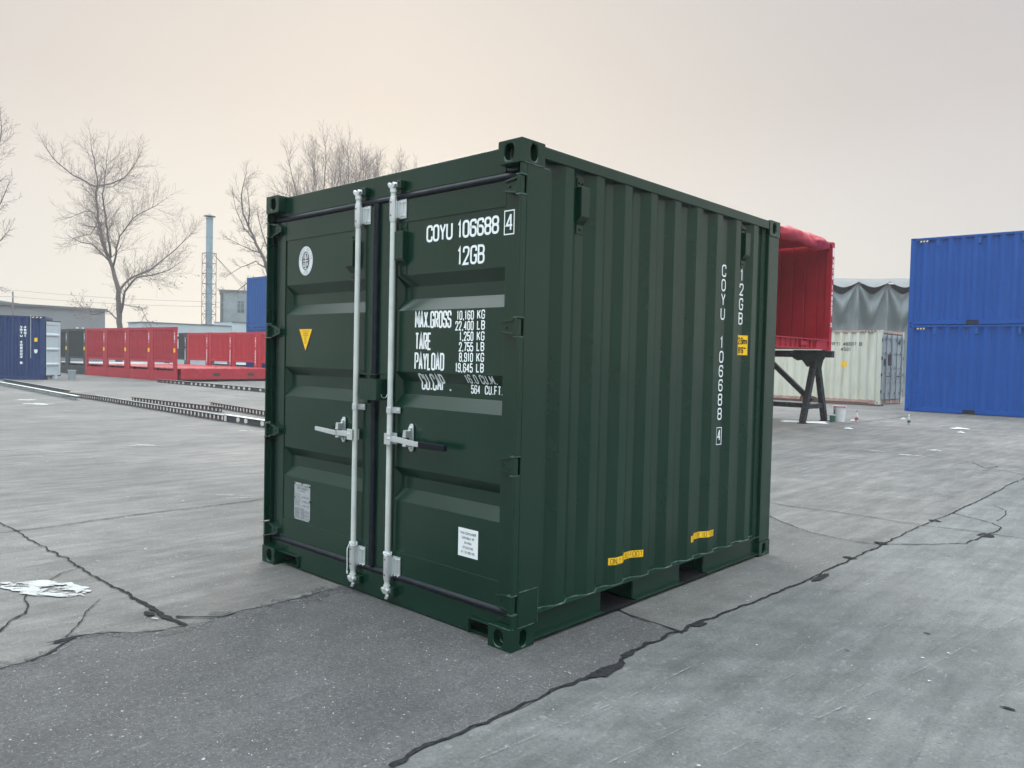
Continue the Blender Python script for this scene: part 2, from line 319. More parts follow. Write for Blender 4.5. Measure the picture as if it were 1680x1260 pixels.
def patch(mb, u0, u1, v0, v1, F, eps, nu=1, nv=1):
    vs = [F(u0 + (u1 - u0) * i / nu, v0 + (v1 - v0) * j / nv, eps) for j in range(nv + 1) for i in range(nu + 1)]
    mb.add(vs, [(j * (nu + 1) + i, j * (nu + 1) + i + 1, (j + 1) * (nu + 1) + i + 1, (j + 1) * (nu + 1) + i) for j in range(nv) for i in range(nu)])

# ------------------------------------------------------------------ shared container pieces
def casting(sx, sy, name='corner_casting', m=GREEN, parent=None, loc=(0, 0, 0), a=.162, b=.178, h=.118, hero=True):
    """corner block: origin on its outer vertical edge, extends to -sx*a, -sy*b"""
    mb = MB(); rx, ry = (.033, .028)
    def Pf(u, v, w_): return (-sx * u, -sy * w_, v)        # faces sy direction
    def Ps(u, v, w_): return (-sx * w_, -sy * u, v)
    mb.plate(0, a, 0, h, a * .55, h * .5, rx, .041, Pf, .05); mb.plate(0, b, 0, h, b * .53, h * .5, ry, .042, Ps, .05)
    X, Y = -sx * a, -sy * b
    mb.quad((X, 0, 0), (X, Y, 0), (X, Y, h), (X, 0, h)); mb.quad((0, Y, 0), (X, Y, 0), (X, Y, h), (0, Y, h))
    mb.quad((0, 0, h), (X, 0, h), (X, Y, h), (0, Y, h)); mb.quad((0, 0, 0), (0, Y, 0), (X, Y, 0), (X, 0, 0))
    o = mb.build(name, m, parent, bevel=.009 if hero else 0, seg=3); o.location = loc
    return o
def simple_casting(mb, x, y, z, sx, sy, a=.162, b=.178, h=.118):
    x0, x1 = sorted((x, x - sx * a)); y0, y1 = sorted((y, y - sy * b)); mb.box(x0, x1, y0, y1, z, z + h)
def corr(y0, y1, pitch, phase, xo, xi, flat=.26, slope=.245):
    """profile points (y, depth) of a trapezoidal sheet; outer flat ends at phase"""
    pts = []; k = math.floor((y0 - phase) / pitch) - 1
    while True:
        b = phase + k * pitch - flat * pitch
        for dy, x in ((0, xo), (flat * pitch, xo), ((flat + slope) * pitch, xi), ((flat + slope + (1 - flat - 2 * slope)) * pitch, xi)): pts.append((b + dy, x))
        k += 1
        if b > y1: break
    def f(y):
        for (a, xa), (c, xc) in zip(pts, pts[1:]):
            if a <= y <= c: return xa + (xc - xa) * (y - a) / max(1e-9, c - a)
        return xi
    o = [(y0, f(y0))] + [p for p in pts if y0 < p[0] < y1] + [(y1, f(y1))]
    return o, f
def sheet(mb, prof, P, z0, z1):
    """vertical corrugated sheet, P(u, depth, z)"""
    o = len(mb.v)
    for u, d in prof: mb.v.append(tuple(P(u, d, z0))); mb.v.append(tuple(P(u, d, z1)))
    for i in range(len(prof) - 1): mb.f.append((o + 2 * i, o + 2 * i + 2, o + 2 * i + 3, o + 2 * i + 1))
    return mb

# ================================================================== SETTING
def ground_mat(name, base, base2, streak=.12, fleck=.0, fine=.25, flecks=300, seedoff=0., dark=(.055, .06, .063), rough=.78, sdir=(1, .12, 1), pits=.0, bumpd=.006, grain=0):
    base = tuple(q * .86 for q in base); base2 = tuple(q * .84 for q in base2); dark = tuple(q * .8 for q in dark)
    m, t, b = newmat(name); n = t.nodes.new; l = t.links.new
    co = n('ShaderNodeTexCoord'); mp = n('ShaderNodeMapping'); mp.inputs['Location'].default_value = (seedoff, seedoff, 0); l(co.outputs['Object'], mp.inputs[0])
    def nz(scale, det=8, rgh=.6, vec=None, dist=0):
        q = n('ShaderNodeTexNoise'); q.inputs['Scale'].default_value = scale; q.inputs['Detail'].default_value = det; q.inputs['Roughness'].default_value = rgh; q.inputs['Distortion'].default_value = dist; l(vec or mp.outputs[0], q.inputs[0]); return q.outputs[0]
    def mr(s, a, bb, c, d):
        q = n('ShaderNodeMapRange'); q.inputs[1].default_value = a; q.inputs[2].default_value = bb; q.inputs[3].default_value = c; q.inputs[4].default_value = d; l(s, q.inputs[0]); return q.outputs[0]
    def mixc(f, a, bcol, blend='MIX'):
        q = n('ShaderNodeMix'); q.data_type = 'RGBA'; q.blend_type = blend
        if isinstance(f, (int, float)): q.inputs[0].default_value = f
        else: l(f, q.inputs[0])
        for s, v in ((6, a), (7, bcol)):
            if isinstance(v, tuple): q.inputs[s].default_value = (*v, 1)
            else: l(v, q.inputs[s])
        return q.outputs[2]
    big = nz(.35, 5, .65, dist=.6); c = mixc(mr(big, .35, .65, 0, 1), base, base2)
    # scraped streaks
    ms = n('ShaderNodeMapping'); ms.inputs['Scale'].default_value = sdir; ms.inputs['Rotation'].default_value = (0, 0, R(4)); l(mp.outputs[0], ms.inputs[0])
    st = nz(7, 7, .68, ms.outputs[0]); c = mixc(1.0, c, mr(st, .32, .68, 1 - streak * 1.3, 1 + streak * 1.3), 'MULTIPLY')
    ms2 = n('ShaderNodeMapping'); ms2.vector_type = 'TEXTURE'; ms2.inputs['Scale'].default_value = (6, 1, 1); ms2.inputs['Rotation'].default_value = (0, 0, R(43)); l(mp.outputs[0], ms2.inputs[0])
    st2 = nz(5, 7, .7, ms2.outputs[0]); c = mixc(1.0, c, mr(st2, .3, .7, 1 - streak * .7, 1 + streak * .7), 'MULTIPLY')
    md = nz(3.2, 8, .7, dist=.4); c = mixc(1.0, c, mr(md, .3, .7, .76, 1.22), 'MULTIPLY')
    fn = nz(70, 8, .85); c = mixc(1.0, c, mr(fn, .25, .75, 1 - fine, 1 + fine), 'MULTIPLY')
    if grain:
        g1 = nz(38, 4, .8); c = mixc(mr(g1, .57, .72, 0, .5 * grain), c, (.21, .22, .22)); c = mixc(mr(g1, .42, .28, 0, .8 * grain), c, (.030, .033, .036))
        g2 = nz(120, 3, .8); c = mixc(mr(g2, .60, .75, 0, .55 * grain), c, (.28, .29, .29))
        v3 = n('ShaderNodeTexVoronoi'); v3.inputs['Scale'].default_value = 34; m6 = n('ShaderNodeMapping'); m6.vector_type = 'TEXTURE'; m6.inputs['Scale'].default_value = (1.9, .8, 1); m6.inputs['Rotation'].default_value = (0, 0, R(35)); l(mp.outputs[0], m6.inputs[0]); l(m6.outputs[0], v3.inputs[0])
        s3 = n('ShaderNodeSeparateColor'); l(v3.outputs['Color'], s3.inputs[0]); u3 = n('ShaderNodeMath'); u3.operation = 'MULTIPLY'; l(mr(v3.outputs['Distance'], .14, .24, 1, 0), u3.inputs[0]); l(mr(s3.outputs[0], .86, .90, 0, .7), u3.inputs[1]); c = mixc(u3.outputs[0], c, (.05, .055, .058))
    stn = nz(1.1, 9, .72, dist=1.0); c = mixc(mr(stn, .54, .74, 0, .5), c, dark)
    # pale scuffs
    ms3 = n('ShaderNodeMapping'); ms3.vector_type = 'TEXTURE'; ms3.inputs['Scale'].default_value = (1, 4.5, 1); ms3.inputs['Rotation'].default_value = (0, 0, R(11)); l(mp.outputs[0], ms3.inputs[0])
    sf = nz(16, 6, .8, ms3.outputs[0]); ms4 = n('ShaderNodeMapping'); ms4.inputs['Scale'].default_value = (1, .07, 1); ms4.inputs['Rotation'].default_value = (0, 0, R(-6)); l(mp.outputs[0], ms4.inputs[0])
    sc4 = nz(60, 5, .8, ms4.outputs[0]); c = mixc(mr(sc4, .64, .74, 0, .30), c, (.27, .29, .29)); c = mixc(mr(sc4, .36, .27, 0, .45), c, (.045, .05, .05))
    ms5 = n('ShaderNodeMapping'); ms5.vector_type = 'TEXTURE'; ms5.inputs['Scale'].default_value = (12, 1, 1); ms5.inputs['Rotation'].default_value = (0, 0, R(38)); l(mp.outputs[0], ms5.inputs[0])
    sc5 = nz(45, 5, .8, ms5.outputs[0]); c = mixc(mr(sc5, .65, .76, 0, .28), c, (.27, .29, .29)); c = mixc(mr(sc5, .35, .26, 0, .35), c, (.05, .055, .055))
    c = mixc(mr(sf, .60, .74, 0, .42), c, (.30, .33, .33))
    if fleck:
        vo = n('ShaderNodeTexVoronoi'); vo.inputs['Scale'].default_value = flecks; l(mp.outputs[0], vo.inputs[0])
        cl = n('ShaderNodeSeparateColor'); l(vo.outputs['Color'], cl.inputs[0])
        vd = mr(vo.outputs['Distance'], .28, .42, 1, 0); sel = mr(cl.outputs[0], .82, .92, 0, fleck)
        mu = n('ShaderNodeMath'); mu.operation = 'MULTIPLY'; l(vd, mu.inputs[0]); l(sel, mu.inputs[1]); c = mixc(mu.outputs[0], c, (.34, .345, .335))
        vo2 = n('ShaderNodeTexVoronoi'); vo2.inputs['Scale'].default_value = flecks * .3; l(mp.outputs[0], vo2.inputs[0])
        cl2 = n('ShaderNodeSeparateColor'); l(vo2.outputs['Color'], cl2.inputs[0]); vd2 = mr(vo2.outputs['Distance'], .16, .24, 1, 0); sel2 = mr(cl2.outputs[1], .90, .93, 0, fleck * 1.1)
        mu2 = n('ShaderNodeMath'); mu2.operation = 'MULTIPLY'; l(vd2, mu2.inputs[0]); l(sel2, mu2.inputs[1]); c = mixc(mu2.outputs[0], c, (.38, .39, .38))
    l(c, b.inputs['Base Color']); l(mr(md, .3, .7, rough - .1, rough + .1), b.inputs['Roughness']); b.inputs['Specular IOR Level'].default_value = .35
    bp = n('ShaderNodeBump'); bp.inputs['Strength'].default_value = .8; bp.inputs['Distance'].default_value = bumpd; hh = n('ShaderNodeMath'); hh.operation = 'ADD'; l(fn, hh.inputs[0]); l(st, hh.inputs[1]); l(hh.outputs[0], bp.inputs['Height']); l(bp.outputs[0], b.inputs['Normal'])
    return m
GND = ground_mat('yard_concrete', (.156, .158, .151), (.106, .110, .107), fleck=.22, flecks=60, fine=.55, grain=.6, streak=.24)
GNDR = ground_mat('smooth_concrete', (.154, .163, .159), (.108, .118, .116), streak=.20, fleck=.16, flecks=45, fine=.48, grain=.65, seedoff=31, dark=(.070, .078, .082))
GNDM = ground_mat('worn_concrete', (.134, .138, .134), (.098, .103, .101), fleck=.3, flecks=90, fine=.4, grain=.7, seedoff=9)
ASPH = ground_mat('old_asphalt', (.105, .110, .110), (.080, .085, .086), streak=.08, fleck=.45, flecks=120, fine=.75, grain=1, seedoff=17, dark=(.05, .055, .058), rough=.85, bumpd=.010)
CRACK = mat('crack_dirt', (.022, .024, .026), .95, spec=.05, var=.5, nscale=40)
g = MB(); g.quad((-900, -60, 0), (300, -60, 0), (300, 900, 0), (-900, 900, 0)); tag(g.build('ground', GND), kind='structure')
def rough_poly(pts, name, m, z, jit=.015, step=.08, seed=1):
    o = []; n = len(pts)
    for i in range(n):
        a = Vector(pts[i][:2]); b = Vector(pts[(i + 1) % n][:2]); k = max(1, int((b - a).length / step)); d = (b - a).normalized() if (b - a).length > 0 else Vector((1, 0)); nn = Vector((-d.y, d.x))
        for j in range(k):
            p = a + (b - a) * j / k; q = noise.noise(Vector((p.x * 7, p.y * 7, seed))) + .6 * noise.noise(Vector((p.x * 24, p.y * 24, seed))); p = p + nn * (q * jit); o.append((p.x, p.y, z))
    mb = MB(); mb.add(o, [tuple(range(len(o)))]); return tag(mb.build(name, m, merge=False), kind='structure')
MR = [(0.440, -4.5), (0.433, -1.106), (0.409, -0.910), (0.430, -0.737), (0.435, -0.569), (0.445, -0.391), (0.433, -0.193), (0.435, -0.042), (0.471, 0.074), (0.462, 0.209), (0.434, 0.378), (0.419, 0.539), (0.425, 0.828), (0.432, 1.044), (0.448, 1.334), (0.484, 1.740), (0.515, 2.250), (0.517, 2.896), (0.524, 3.339), (0.520, 3.914), (0.528, 4.590), (0.538, 5.132), (0.557, 5.839), (0.575, 6.238), (0.585, 7.210), (0.570, 8.266), (0.596, 10.555), (.62, 11.2)]
rough_poly([(-1.5, -6), (.44, -6)] + MR[:13] + [(.43, .915), (.2, .917), (.116, .934), (-.05, .985), (-1.5, .985), (-1.5, .036), (-1.499, -.242), (-1.488, -.503), (-1.497, -.776), (-1.494, -.976), (-1.5, -1.105), (-1.56, -1.222), (-1.656, -1.321), (-1.722, -1.481), (-1.583, -1.6), (-1.504, -1.716), (-1.502, -1.848)], 'asphalt_patch', ASPH, .004, jit=.012)
rough_poly([(.43, .93), (.44, 1.334), (.476, 1.74), (.507, 2.25), (.51, 2.9), (.515, 3.34), (.515, 3.9), (.2, 3.93), (-.043, 3.96), (-.23, 4.08), (-.398, 4.2), (-.6, 4.35), (-1.2, 4.6), (-1.2, 1.0), (.1, .945)], 'worn_concrete_slab', GNDM, .004, jit=.01, seed=3)
rough_poly([(9, -6), (9, 11.2)] + [(x + .008, y) for x, y in reversed(MR)], 'smooth_concrete_slab', GNDR, .003, jit=.006, seed=5)
CR = [
 ([(-6.5, -.995, .02), (-4.984, -0.995, 0.016), (-4.525, -0.993, 0.016), (-3.759, -1.001, 0.020), (-3.147, -0.999, 0.022), (-2.615, -0.996, 0.022), (-2.219, -0.997, 0.028), (-1.938, -0.982, 0.040), (-1.650, -0.984, 0.050), (-1.494, -0.976, 0.030)]),
 ([(-4.55, -3, .012), (-4.537, -1.104, 0.012), (-4.549, -0.987, 0.012), (-4.548, -0.712, 0.012), (-4.564, -0.324, 0.012), (-4.573, 0.027, 0.012), (-4.545, 0.542, 0.012), (-4.556, 1.062, 0.010), (-4.55, 6, 0.010), (-4.55, 11, .012), (-4.5, 26, .014)]),
 ([(-3.070, -1.005, 0.006), (-3.011, -1.139, 0.006), (-2.845, -1.284, 0.008), (-2.720, -1.393, 0.008), (-2.577, -1.467, 0.008), (-2.445, -1.475, 0.008), (-2.292, -1.531, 0.008), (-2.226, -1.593, 0.008), (-2.053, -1.713, 0.008)]),
 ([(-2.277, -1.146, 0.003), (-2.066, -1.291, 0.005), (-1.886, -1.390, 0.005), (-1.733, -1.492, 0.005)]),
 ([(-9.5, -5, .014), (-9.547, 0.188, 0.014), (-9.436, 0.889, 0.014), (-9.514, 1.762, 0.014), (-9.443, 2.259, 0.010), (-9.359, 3.092, 0.010), (-9.237, 3.886, 0.010), (-9.3, 9, .01), (-9.4, 25, .02)]),
 ([(-31.416, 9.870, 0.030), (-28.373, 10.108, 0.030), (-24.691, 10.320, 0.030), (-19.856, 9.911, 0.030), (-9, 10, .02)]),
 ([(-28.379, 8.297, 0.020), (-23.089, 8.704, 0.020), (-20.873, 9.287, 0.020)]),
 ([(-14.4, -6, .02), (-14.4, 14, .02)]), ([(-19.4, -6, .02), (-19.3, 14, .02)]), ([(-25.2, -6, .02), (-25.1, 14, .03)]),
 ([(-1.668, -0.959, 0.030), (-1.598, -0.884, 0.020), (-1.497, -0.776, 0.012), (-1.500, -0.642, 0.008), (-1.488, -0.503, 0.006), (-1.499, -0.242, 0.005), (-1.516, 0.036, 0.005)]),
 ([(-1.494, -0.976, 0.010), (-1.500, -1.105, 0.008), (-1.561, -1.222, 0.006), (-1.656, -1.321, 0.006), (-1.722, -1.481, 0.010), (-1.583, -1.599, 0.030), (-1.504, -1.716, 0.016), (-1.506, -1.781, 0.008), (-1.502, -1.848, 0.006)]),
 ([(x, y, q) for (x, y), q in zip(MR[1:], [.03, .03, .025, .02, .02, .02, .03, .05, .06, .04, .03, .025, .032, .026, .02, .016, .016, .02, .022, .018, .016, .016, .016, .016, .016, .016, .016])]),
 ([(-1.5, 5.1, .012), (-1.169, 5.074, 0.012), (-0.943, 5.124, 0.014), (-0.663, 5.090, 0.010), (-0.298, 5.173, 0.010), (0.125, 5.160, 0.010), (0.538, 5.132, 0.012), (0.804, 5.200, 0.012), (1.051, 5.217, 0.012), (4, 5.243, 0.012)]),
 ([(-0.873, 4.599, 0.011), (-0.601, 4.367, 0.011), (-0.398, 4.222, 0.009), (-0.230, 4.099, 0.009), (-0.043, 3.979, 0.009), (0.229, 3.941, 0.009), (0.506, 3.960, 0.009), (0.631, 4.132, 0.009), (0.808, 4.330, 0.009), (1.021, 4.600, 0.011), (1.045, 4.858, 0.013), (1.057, 5.188, 0.011)]),
 ([(0.575, 6.045, 0.012), (0.788, 5.924, 0.014), (0.980, 5.801, 0.012), (1.070, 5.620, 0.012), (1.089, 5.446, 0.012), (1.057, 5.188, 0.012)]),
 ([(0.60, 6.95, 0.004), (0.780, 6.886, 0.006), (0.935, 6.658, 0.006), (0.972, 6.458, 0.006), (0.981, 5.929, 0.006)]),
 ([(-4.55, 10.7, .014), (-4.271, 10.727, 0.014), (-3.524, 10.905, 0.014), (-2.696, 11.079, 0.014), (-1.807, 11.247, 0.014), (-1.013, 11.359, 0.014), (-0.353, 11.121, 0.016), (0.024, 11.157, 0.016), (4, 11.220, 0.014)]),
 ([(-0.353, 11.121, 0.010), (-0.024, 10.458, 0.014), (0.238, 10.392, 0.014), (0.607, 10.021, 0.014)]), ([(-0.024, 10.458, 0.02), (0.058, 10.981, 0.012)]),
 ([(-0.524, 6.365, 0.003), (0.047, 6.572, 0.004), (0.533, 6.810, 0.004)]),
 ([(-0.075, 0.988, 0.008), (-0.025, 0.975, 0.008), (0.116, 0.934, 0.010), (0.214, 0.917, 0.018), (0.319, 0.925, 0.010), (0.418, 0.916, 0.014), (0.46, 0.914, 0.026)]),
 ([(-4.686, 14.486, 0.010), (-4.480, 17.787, 0.010), (-4.461, 19.606, 0.010), (-4.470, 22.995, 0.010)]),
 ([(-2.9, 9.4, .01), (-1.4, 9.9, .008), (.5, 10.2, .006)]), ([(.5, 17.2, .02), (-6, 17.4, .02)]), ([(2.6, 23.5, .02), (-12, 23.6, .02)])]
def worn(m, lo=.44, hi=.56, sc=9, st=(1, 3.2, 1), rot=35):
    t = m.node_tree; n = t.nodes.new; l = t.links.new; b = t.nodes['Principled BSDF']
    co = n('ShaderNodeTexCoord'); mp = n('ShaderNodeMapping'); mp.vector_type = 'TEXTURE'; mp.inputs['Scale'].default_value = [1 / q for q in st]; mp.inputs['Rotation'].default_value = (0, 0, R(rot)); l(co.outputs['Object'], mp.inputs[0])
    nz = n('ShaderNodeTexNoise'); nz.inputs['Scale'].default_value = sc; nz.inputs['Detail'].default_value = 9; nz.inputs['Roughness'].default_value = .75; nz.inputs['Distortion'].default_value = .5; l(mp.outputs[0], nz.inputs[0])
    r = n('ShaderNodeMapRange'); r.inputs[1].default_value = lo; r.inputs[2].default_value = hi; l(nz.outputs[0], r.inputs[0]); l(r.outputs[0], b.inputs['Alpha']); return m
worn(CRACK, .27, .42, 60, (1, 1, 1), 0)
def ribbon(mb, pts, ci, wm=1., zb=.0075, wv=1.):
    P = []
    for (x0, y0, w0), (x1, y1, w1) in zip(pts, pts[1:]):
        d = math.hypot(x1 - x0, y1 - y0); k = max(1, int(d / (.022 if d < 3 else .10)))
        for j in range(k): t = j / k; P.append((x0 + (x1 - x0) * t, y0 + (y1 - y0) * t, w0 + (w1 - w0) * t))
    P.append(pts[-1]); o = len(mb.v); n = len(P)
    for i, (x, y, ww) in enumerate(P):
        a = P[max(0, i - 1)]; b = P[min(n - 1, i + 1)]; d = Vector((b[0] - a[0], b[1] - a[1])).normalized(); nn = Vector((-d.y, d.x))
        wob = wv * (noise.noise(Vector((x * 9, y * 9, ci))) * ww * .9 + noise.noise(Vector((x * 2.5, y * 2.5, ci + 50))) * .018 + noise.noise(Vector((x * 30, y * 30, ci + 80))) * .006)
        for s in (1, -1):
            q = ww * wm * .5 * (.42 + .85 * abs(noise.noise(Vector((x * 15, y * 15, s * 7 + ci))) * 2) + .3 * abs(noise.noise(Vector((x * 55, y * 55, s * 3 + ci))))); p = Vector((x, y)) + nn * (wob + s * q); mb.v.append((p.x, p.y, zb + ci * .00004))
    for i in range(n - 1): mb.f.append((o + 2 * i, o + 2 * i + 1, o + 2 * i + 3, o + 2 * i + 2))
ASPHE = worn(ground_mat('asphalt_edge', (.120, .127, .127), (.10, .107, .108), streak=.06, fleck=.4, flecks=120, fine=.5, seedoff=17, dark=(.05, .055, .058), rough=.85), .42, .58, 14, (1, 1, 1), 0)
mb = MB()
for k_, (w_, pts) in enumerate(((.16, [(-1.45, .3), (-1.5, .036), (-1.499, -.242), (-1.488, -.503), (-1.497, -.776), (-1.494, -.976)]), (.10, [(-1.494, -.976), (-1.5, -1.105), (-1.56, -1.222), (-1.656, -1.321), (-1.722, -1.481), (-1.583, -1.6), (-1.504, -1.716), (-1.502, -2.2)]))):
    ribbon(mb, [(x, y, w_) for x, y in pts], k_ * 5, 1, .0055)
tag(mb.build('asphalt_fringe', ASPHE, merge=False), kind='structure')
mb = MB()
for ci, pts in enumerate(CR): ribbon(mb, [(a, b_, max(c * 1.1, min(c * 2.0, .019))) for a, b_, c in pts], ci, .74)
def blob(mb, cx, cy, rx, ry, z, seed, n=26, amp=.55, rot=0):
    o = len(mb.v); pts = []
    for i in range(n):
        t = 2 * math.pi * i / n; q = 1 + amp * (noise.noise(Vector((math.cos(t) * 1.3, math.sin(t) * 1.3, seed))) + .6 * noise.noise(Vector((math.cos(t) * 4, math.sin(t) * 4, seed + 9))))
        x, y = rx * q * math.cos(t), ry * q * math.sin(t); pts.append((cx + x * math.cos(rot) - y * math.sin(rot), cy + x * math.sin(rot) + y * math.cos(rot), z))
    mb.add(pts, [tuple(range(n))])
for i, (x, y, a, b_) in enumerate([(-1.81, -1.05, .05, .02), (1.956, 1.115, .03, .012), (.5, 3.32, .05, .03), (.50, 4.05, .06, .04), (.55, 5.46, .05, .04), (1.06, 5.1, .07, .08), (.48, .17, .035, .10), (.45, 1.10, .03, .06), (.42, .43, .02, .05), (-1.70, -1.52, .02, .08), (.56, 2.6, .03, .12), (1.42, 1.9, .018, .01), (1.2, 1.3, .012, .006)]):
    blob(mb, x, y, a, b_, .0088 + i * .00005, i)
tag(mb.build('ground_cracks', CRACK, merge=False), kind='structure')
# pale paint spills and faded markings
MARK = mat('spilt_white_paint', (.40, .42, .42), .8, var=.15, nscale=9)
worn(MARK, .42, .50, 22, (1, 2.0, 1))
SMEAR = worn(mat('worn_white_paint', (.32, .34, .34), .8, var=.2, nscale=12), .455, .475, 5.5, (1, 1.9, 1), 43)
mb = MB(); blob(mb, -2.72, -1.31, .31, .125, .0076, 5, 40, .5, R(28)); blob(mb, -2.93, -1.40, .10, .05, .0078, 15, 30, .6, R(28)); blob(mb, -2.60, -1.20, .12, .05, .0080, 25, 30, .6, R(28))
tag(mb.build('paint_smear', SMEAR, merge=False), kind='structure')
DARKST = worn(mat('dark_tyre_marks', (.075, .082, .084), .8), .50, .85, 7, (1, .12, 1), -4)
mb = MB(); random.seed(8)
for i_ in range(18):
    x = random.uniform(.9, 5); y = random.uniform(-.5, 13); ln = random.uniform(.8, 3.2); wd = random.uniform(.010, .035); blob(mb, x, y, wd, ln, .0086 + i_ * .00005, i_, 40, .35, R(random.uniform(-16, 10)))
for i_ in range(0):
    blob(mb, random.uniform(-9, -2), random.uniform(-1, 6), random.uniform(.03, .3), random.uniform(.3, 1.6), .0097 + i_ * .00005, i_ + 40, 40, .5, R(random.uniform(20, 80)))
tag(mb.build('tyre_marks', DARKST, merge=False), kind='structure')
mb = MB()
for i_, (x0, y0, x1, y1, w_) in enumerate(((.9, -1.2, 1.25, 2.2, .010), (1.25, -.2, 1.7, 3.4, .007), (1.36, .2, 1.75, 2.8, .012), (.62, -.9, .75, .9, .010), (1.9, 1.2, 2.6, 6.5, .014), (.75, 1.6, 1.05, 5.2, .012), (-1.4, 6.2, .45, 7.9, .02), (-1.2, 5.6, .4, 7.0, .015), (-1.6, 7.2, .5, 9.9, .02), (1.2, 3.3, 1.5, 8, .012))):
    ribbon(mb, [(x0, y0, w_), ((x0 + x1) / 2 + .03, (y0 + y1) / 2, w_), (x1, y1, w_)], i_, .55, .0099, .12)
tag(mb.build('scrape_lines', worn(mat('pale_scrape', (.235, .25, .247), .85), .46, .66, 24, (1, .3, 1), 0), merge=False), kind='structure')
mb = MB(); random.seed(3)
for (a, b_, wd) in [((-10.07, 1.95), (-9.69, 2.2), .06), ((-9.9, 1.85), (-9.5, 2.3), .03), ((-2.165, 11.496), (-1.828, 11.505), .06), ((-1.502, 11.30), (-1.086, 11.32), .10), ((-1.354, 12.598), (-1.156, 12.562), .2), ((-22.32, 3.696), (-21.855, 4.02), .35), ((-20.627, 3.461), (-19.892, 3.82), .45), ((-11.08, 4.353), (-10.91, 4.608), .10), ((-5.1, .9), (-4.75, 1.25), .012), ((-4.8, .95), (-4.62, 1.3), .010)]:
    a = Vector(a); b_ = Vector(b_); d = (b_ - a); nn = Vector((-d.y, d.x)).normalized()
    blob(mb, *((a + b_) / 2), d.length / 2, wd / 2, .0082 + wd * .0003, wd * 77, 30, .8, math.atan2(d.y, d.x))
for i in range(40):   # chips
    x = random.uniform(-12, -1.6); y = random.uniform(-1.6, 4.5)
    if -2.6 < x < .2 and -.1 < y < 3.1: continue
    blob(mb, x, y, random.uniform(.006, .022), random.uniform(.004, .010), .0105 + i * .00002, i * 1.7, 8, .8, random.uniform(0, 3))
for i in range(40): blob(mb, random.uniform(.6, 3.5), random.uniform(-.5, 8), random.uniform(.003, .012), random.uniform(.003, .008), .0118 + i * .00002, i * 1.3, 8, .8, random.uniform(0, 3))
tag(mb.build('paint_spills', MARK, merge=False), kind='structure')
# fine stones lying about
mb = MB(); random.seed(11)
for i in range(520):
    x = random.uniform(-5.5, 2.6); y = random.uniform(-2.2, 4.5)
    if -2.46 < x < .02 and -.02 < y < 3.0: continue
    if i % 3 == 0 and not (-1.5 < x < .45): x = random.uniform(-1.5, .42); y = random.uniform(-2.2, -.1)
    r = random.uniform(.0015, .0045) * (1.6 if random.random() < .06 else 1); a = random.uniform(0, 6)
    vs = [(x + math.cos(a + k * 1.57) * r * random.uniform(.7, 1.4), y + math.sin(a + k * 1.57) * r * random.uniform(.7, 1.4), .0045) for k in range(4)] + [(x, y, .0045 + r * .9)]
    mb.add(vs, [(0, 1, 4), (1, 2, 4), (2, 3, 4), (3, 0, 4)])
STONE = mat('grit_stone', (.34, .35, .34), .85, var=.5, nscale=3); tag(mb.build('grit', STONE, merge=False), kind='stuff', cat='grit', label='fine pale grit scattered over the yard surface')

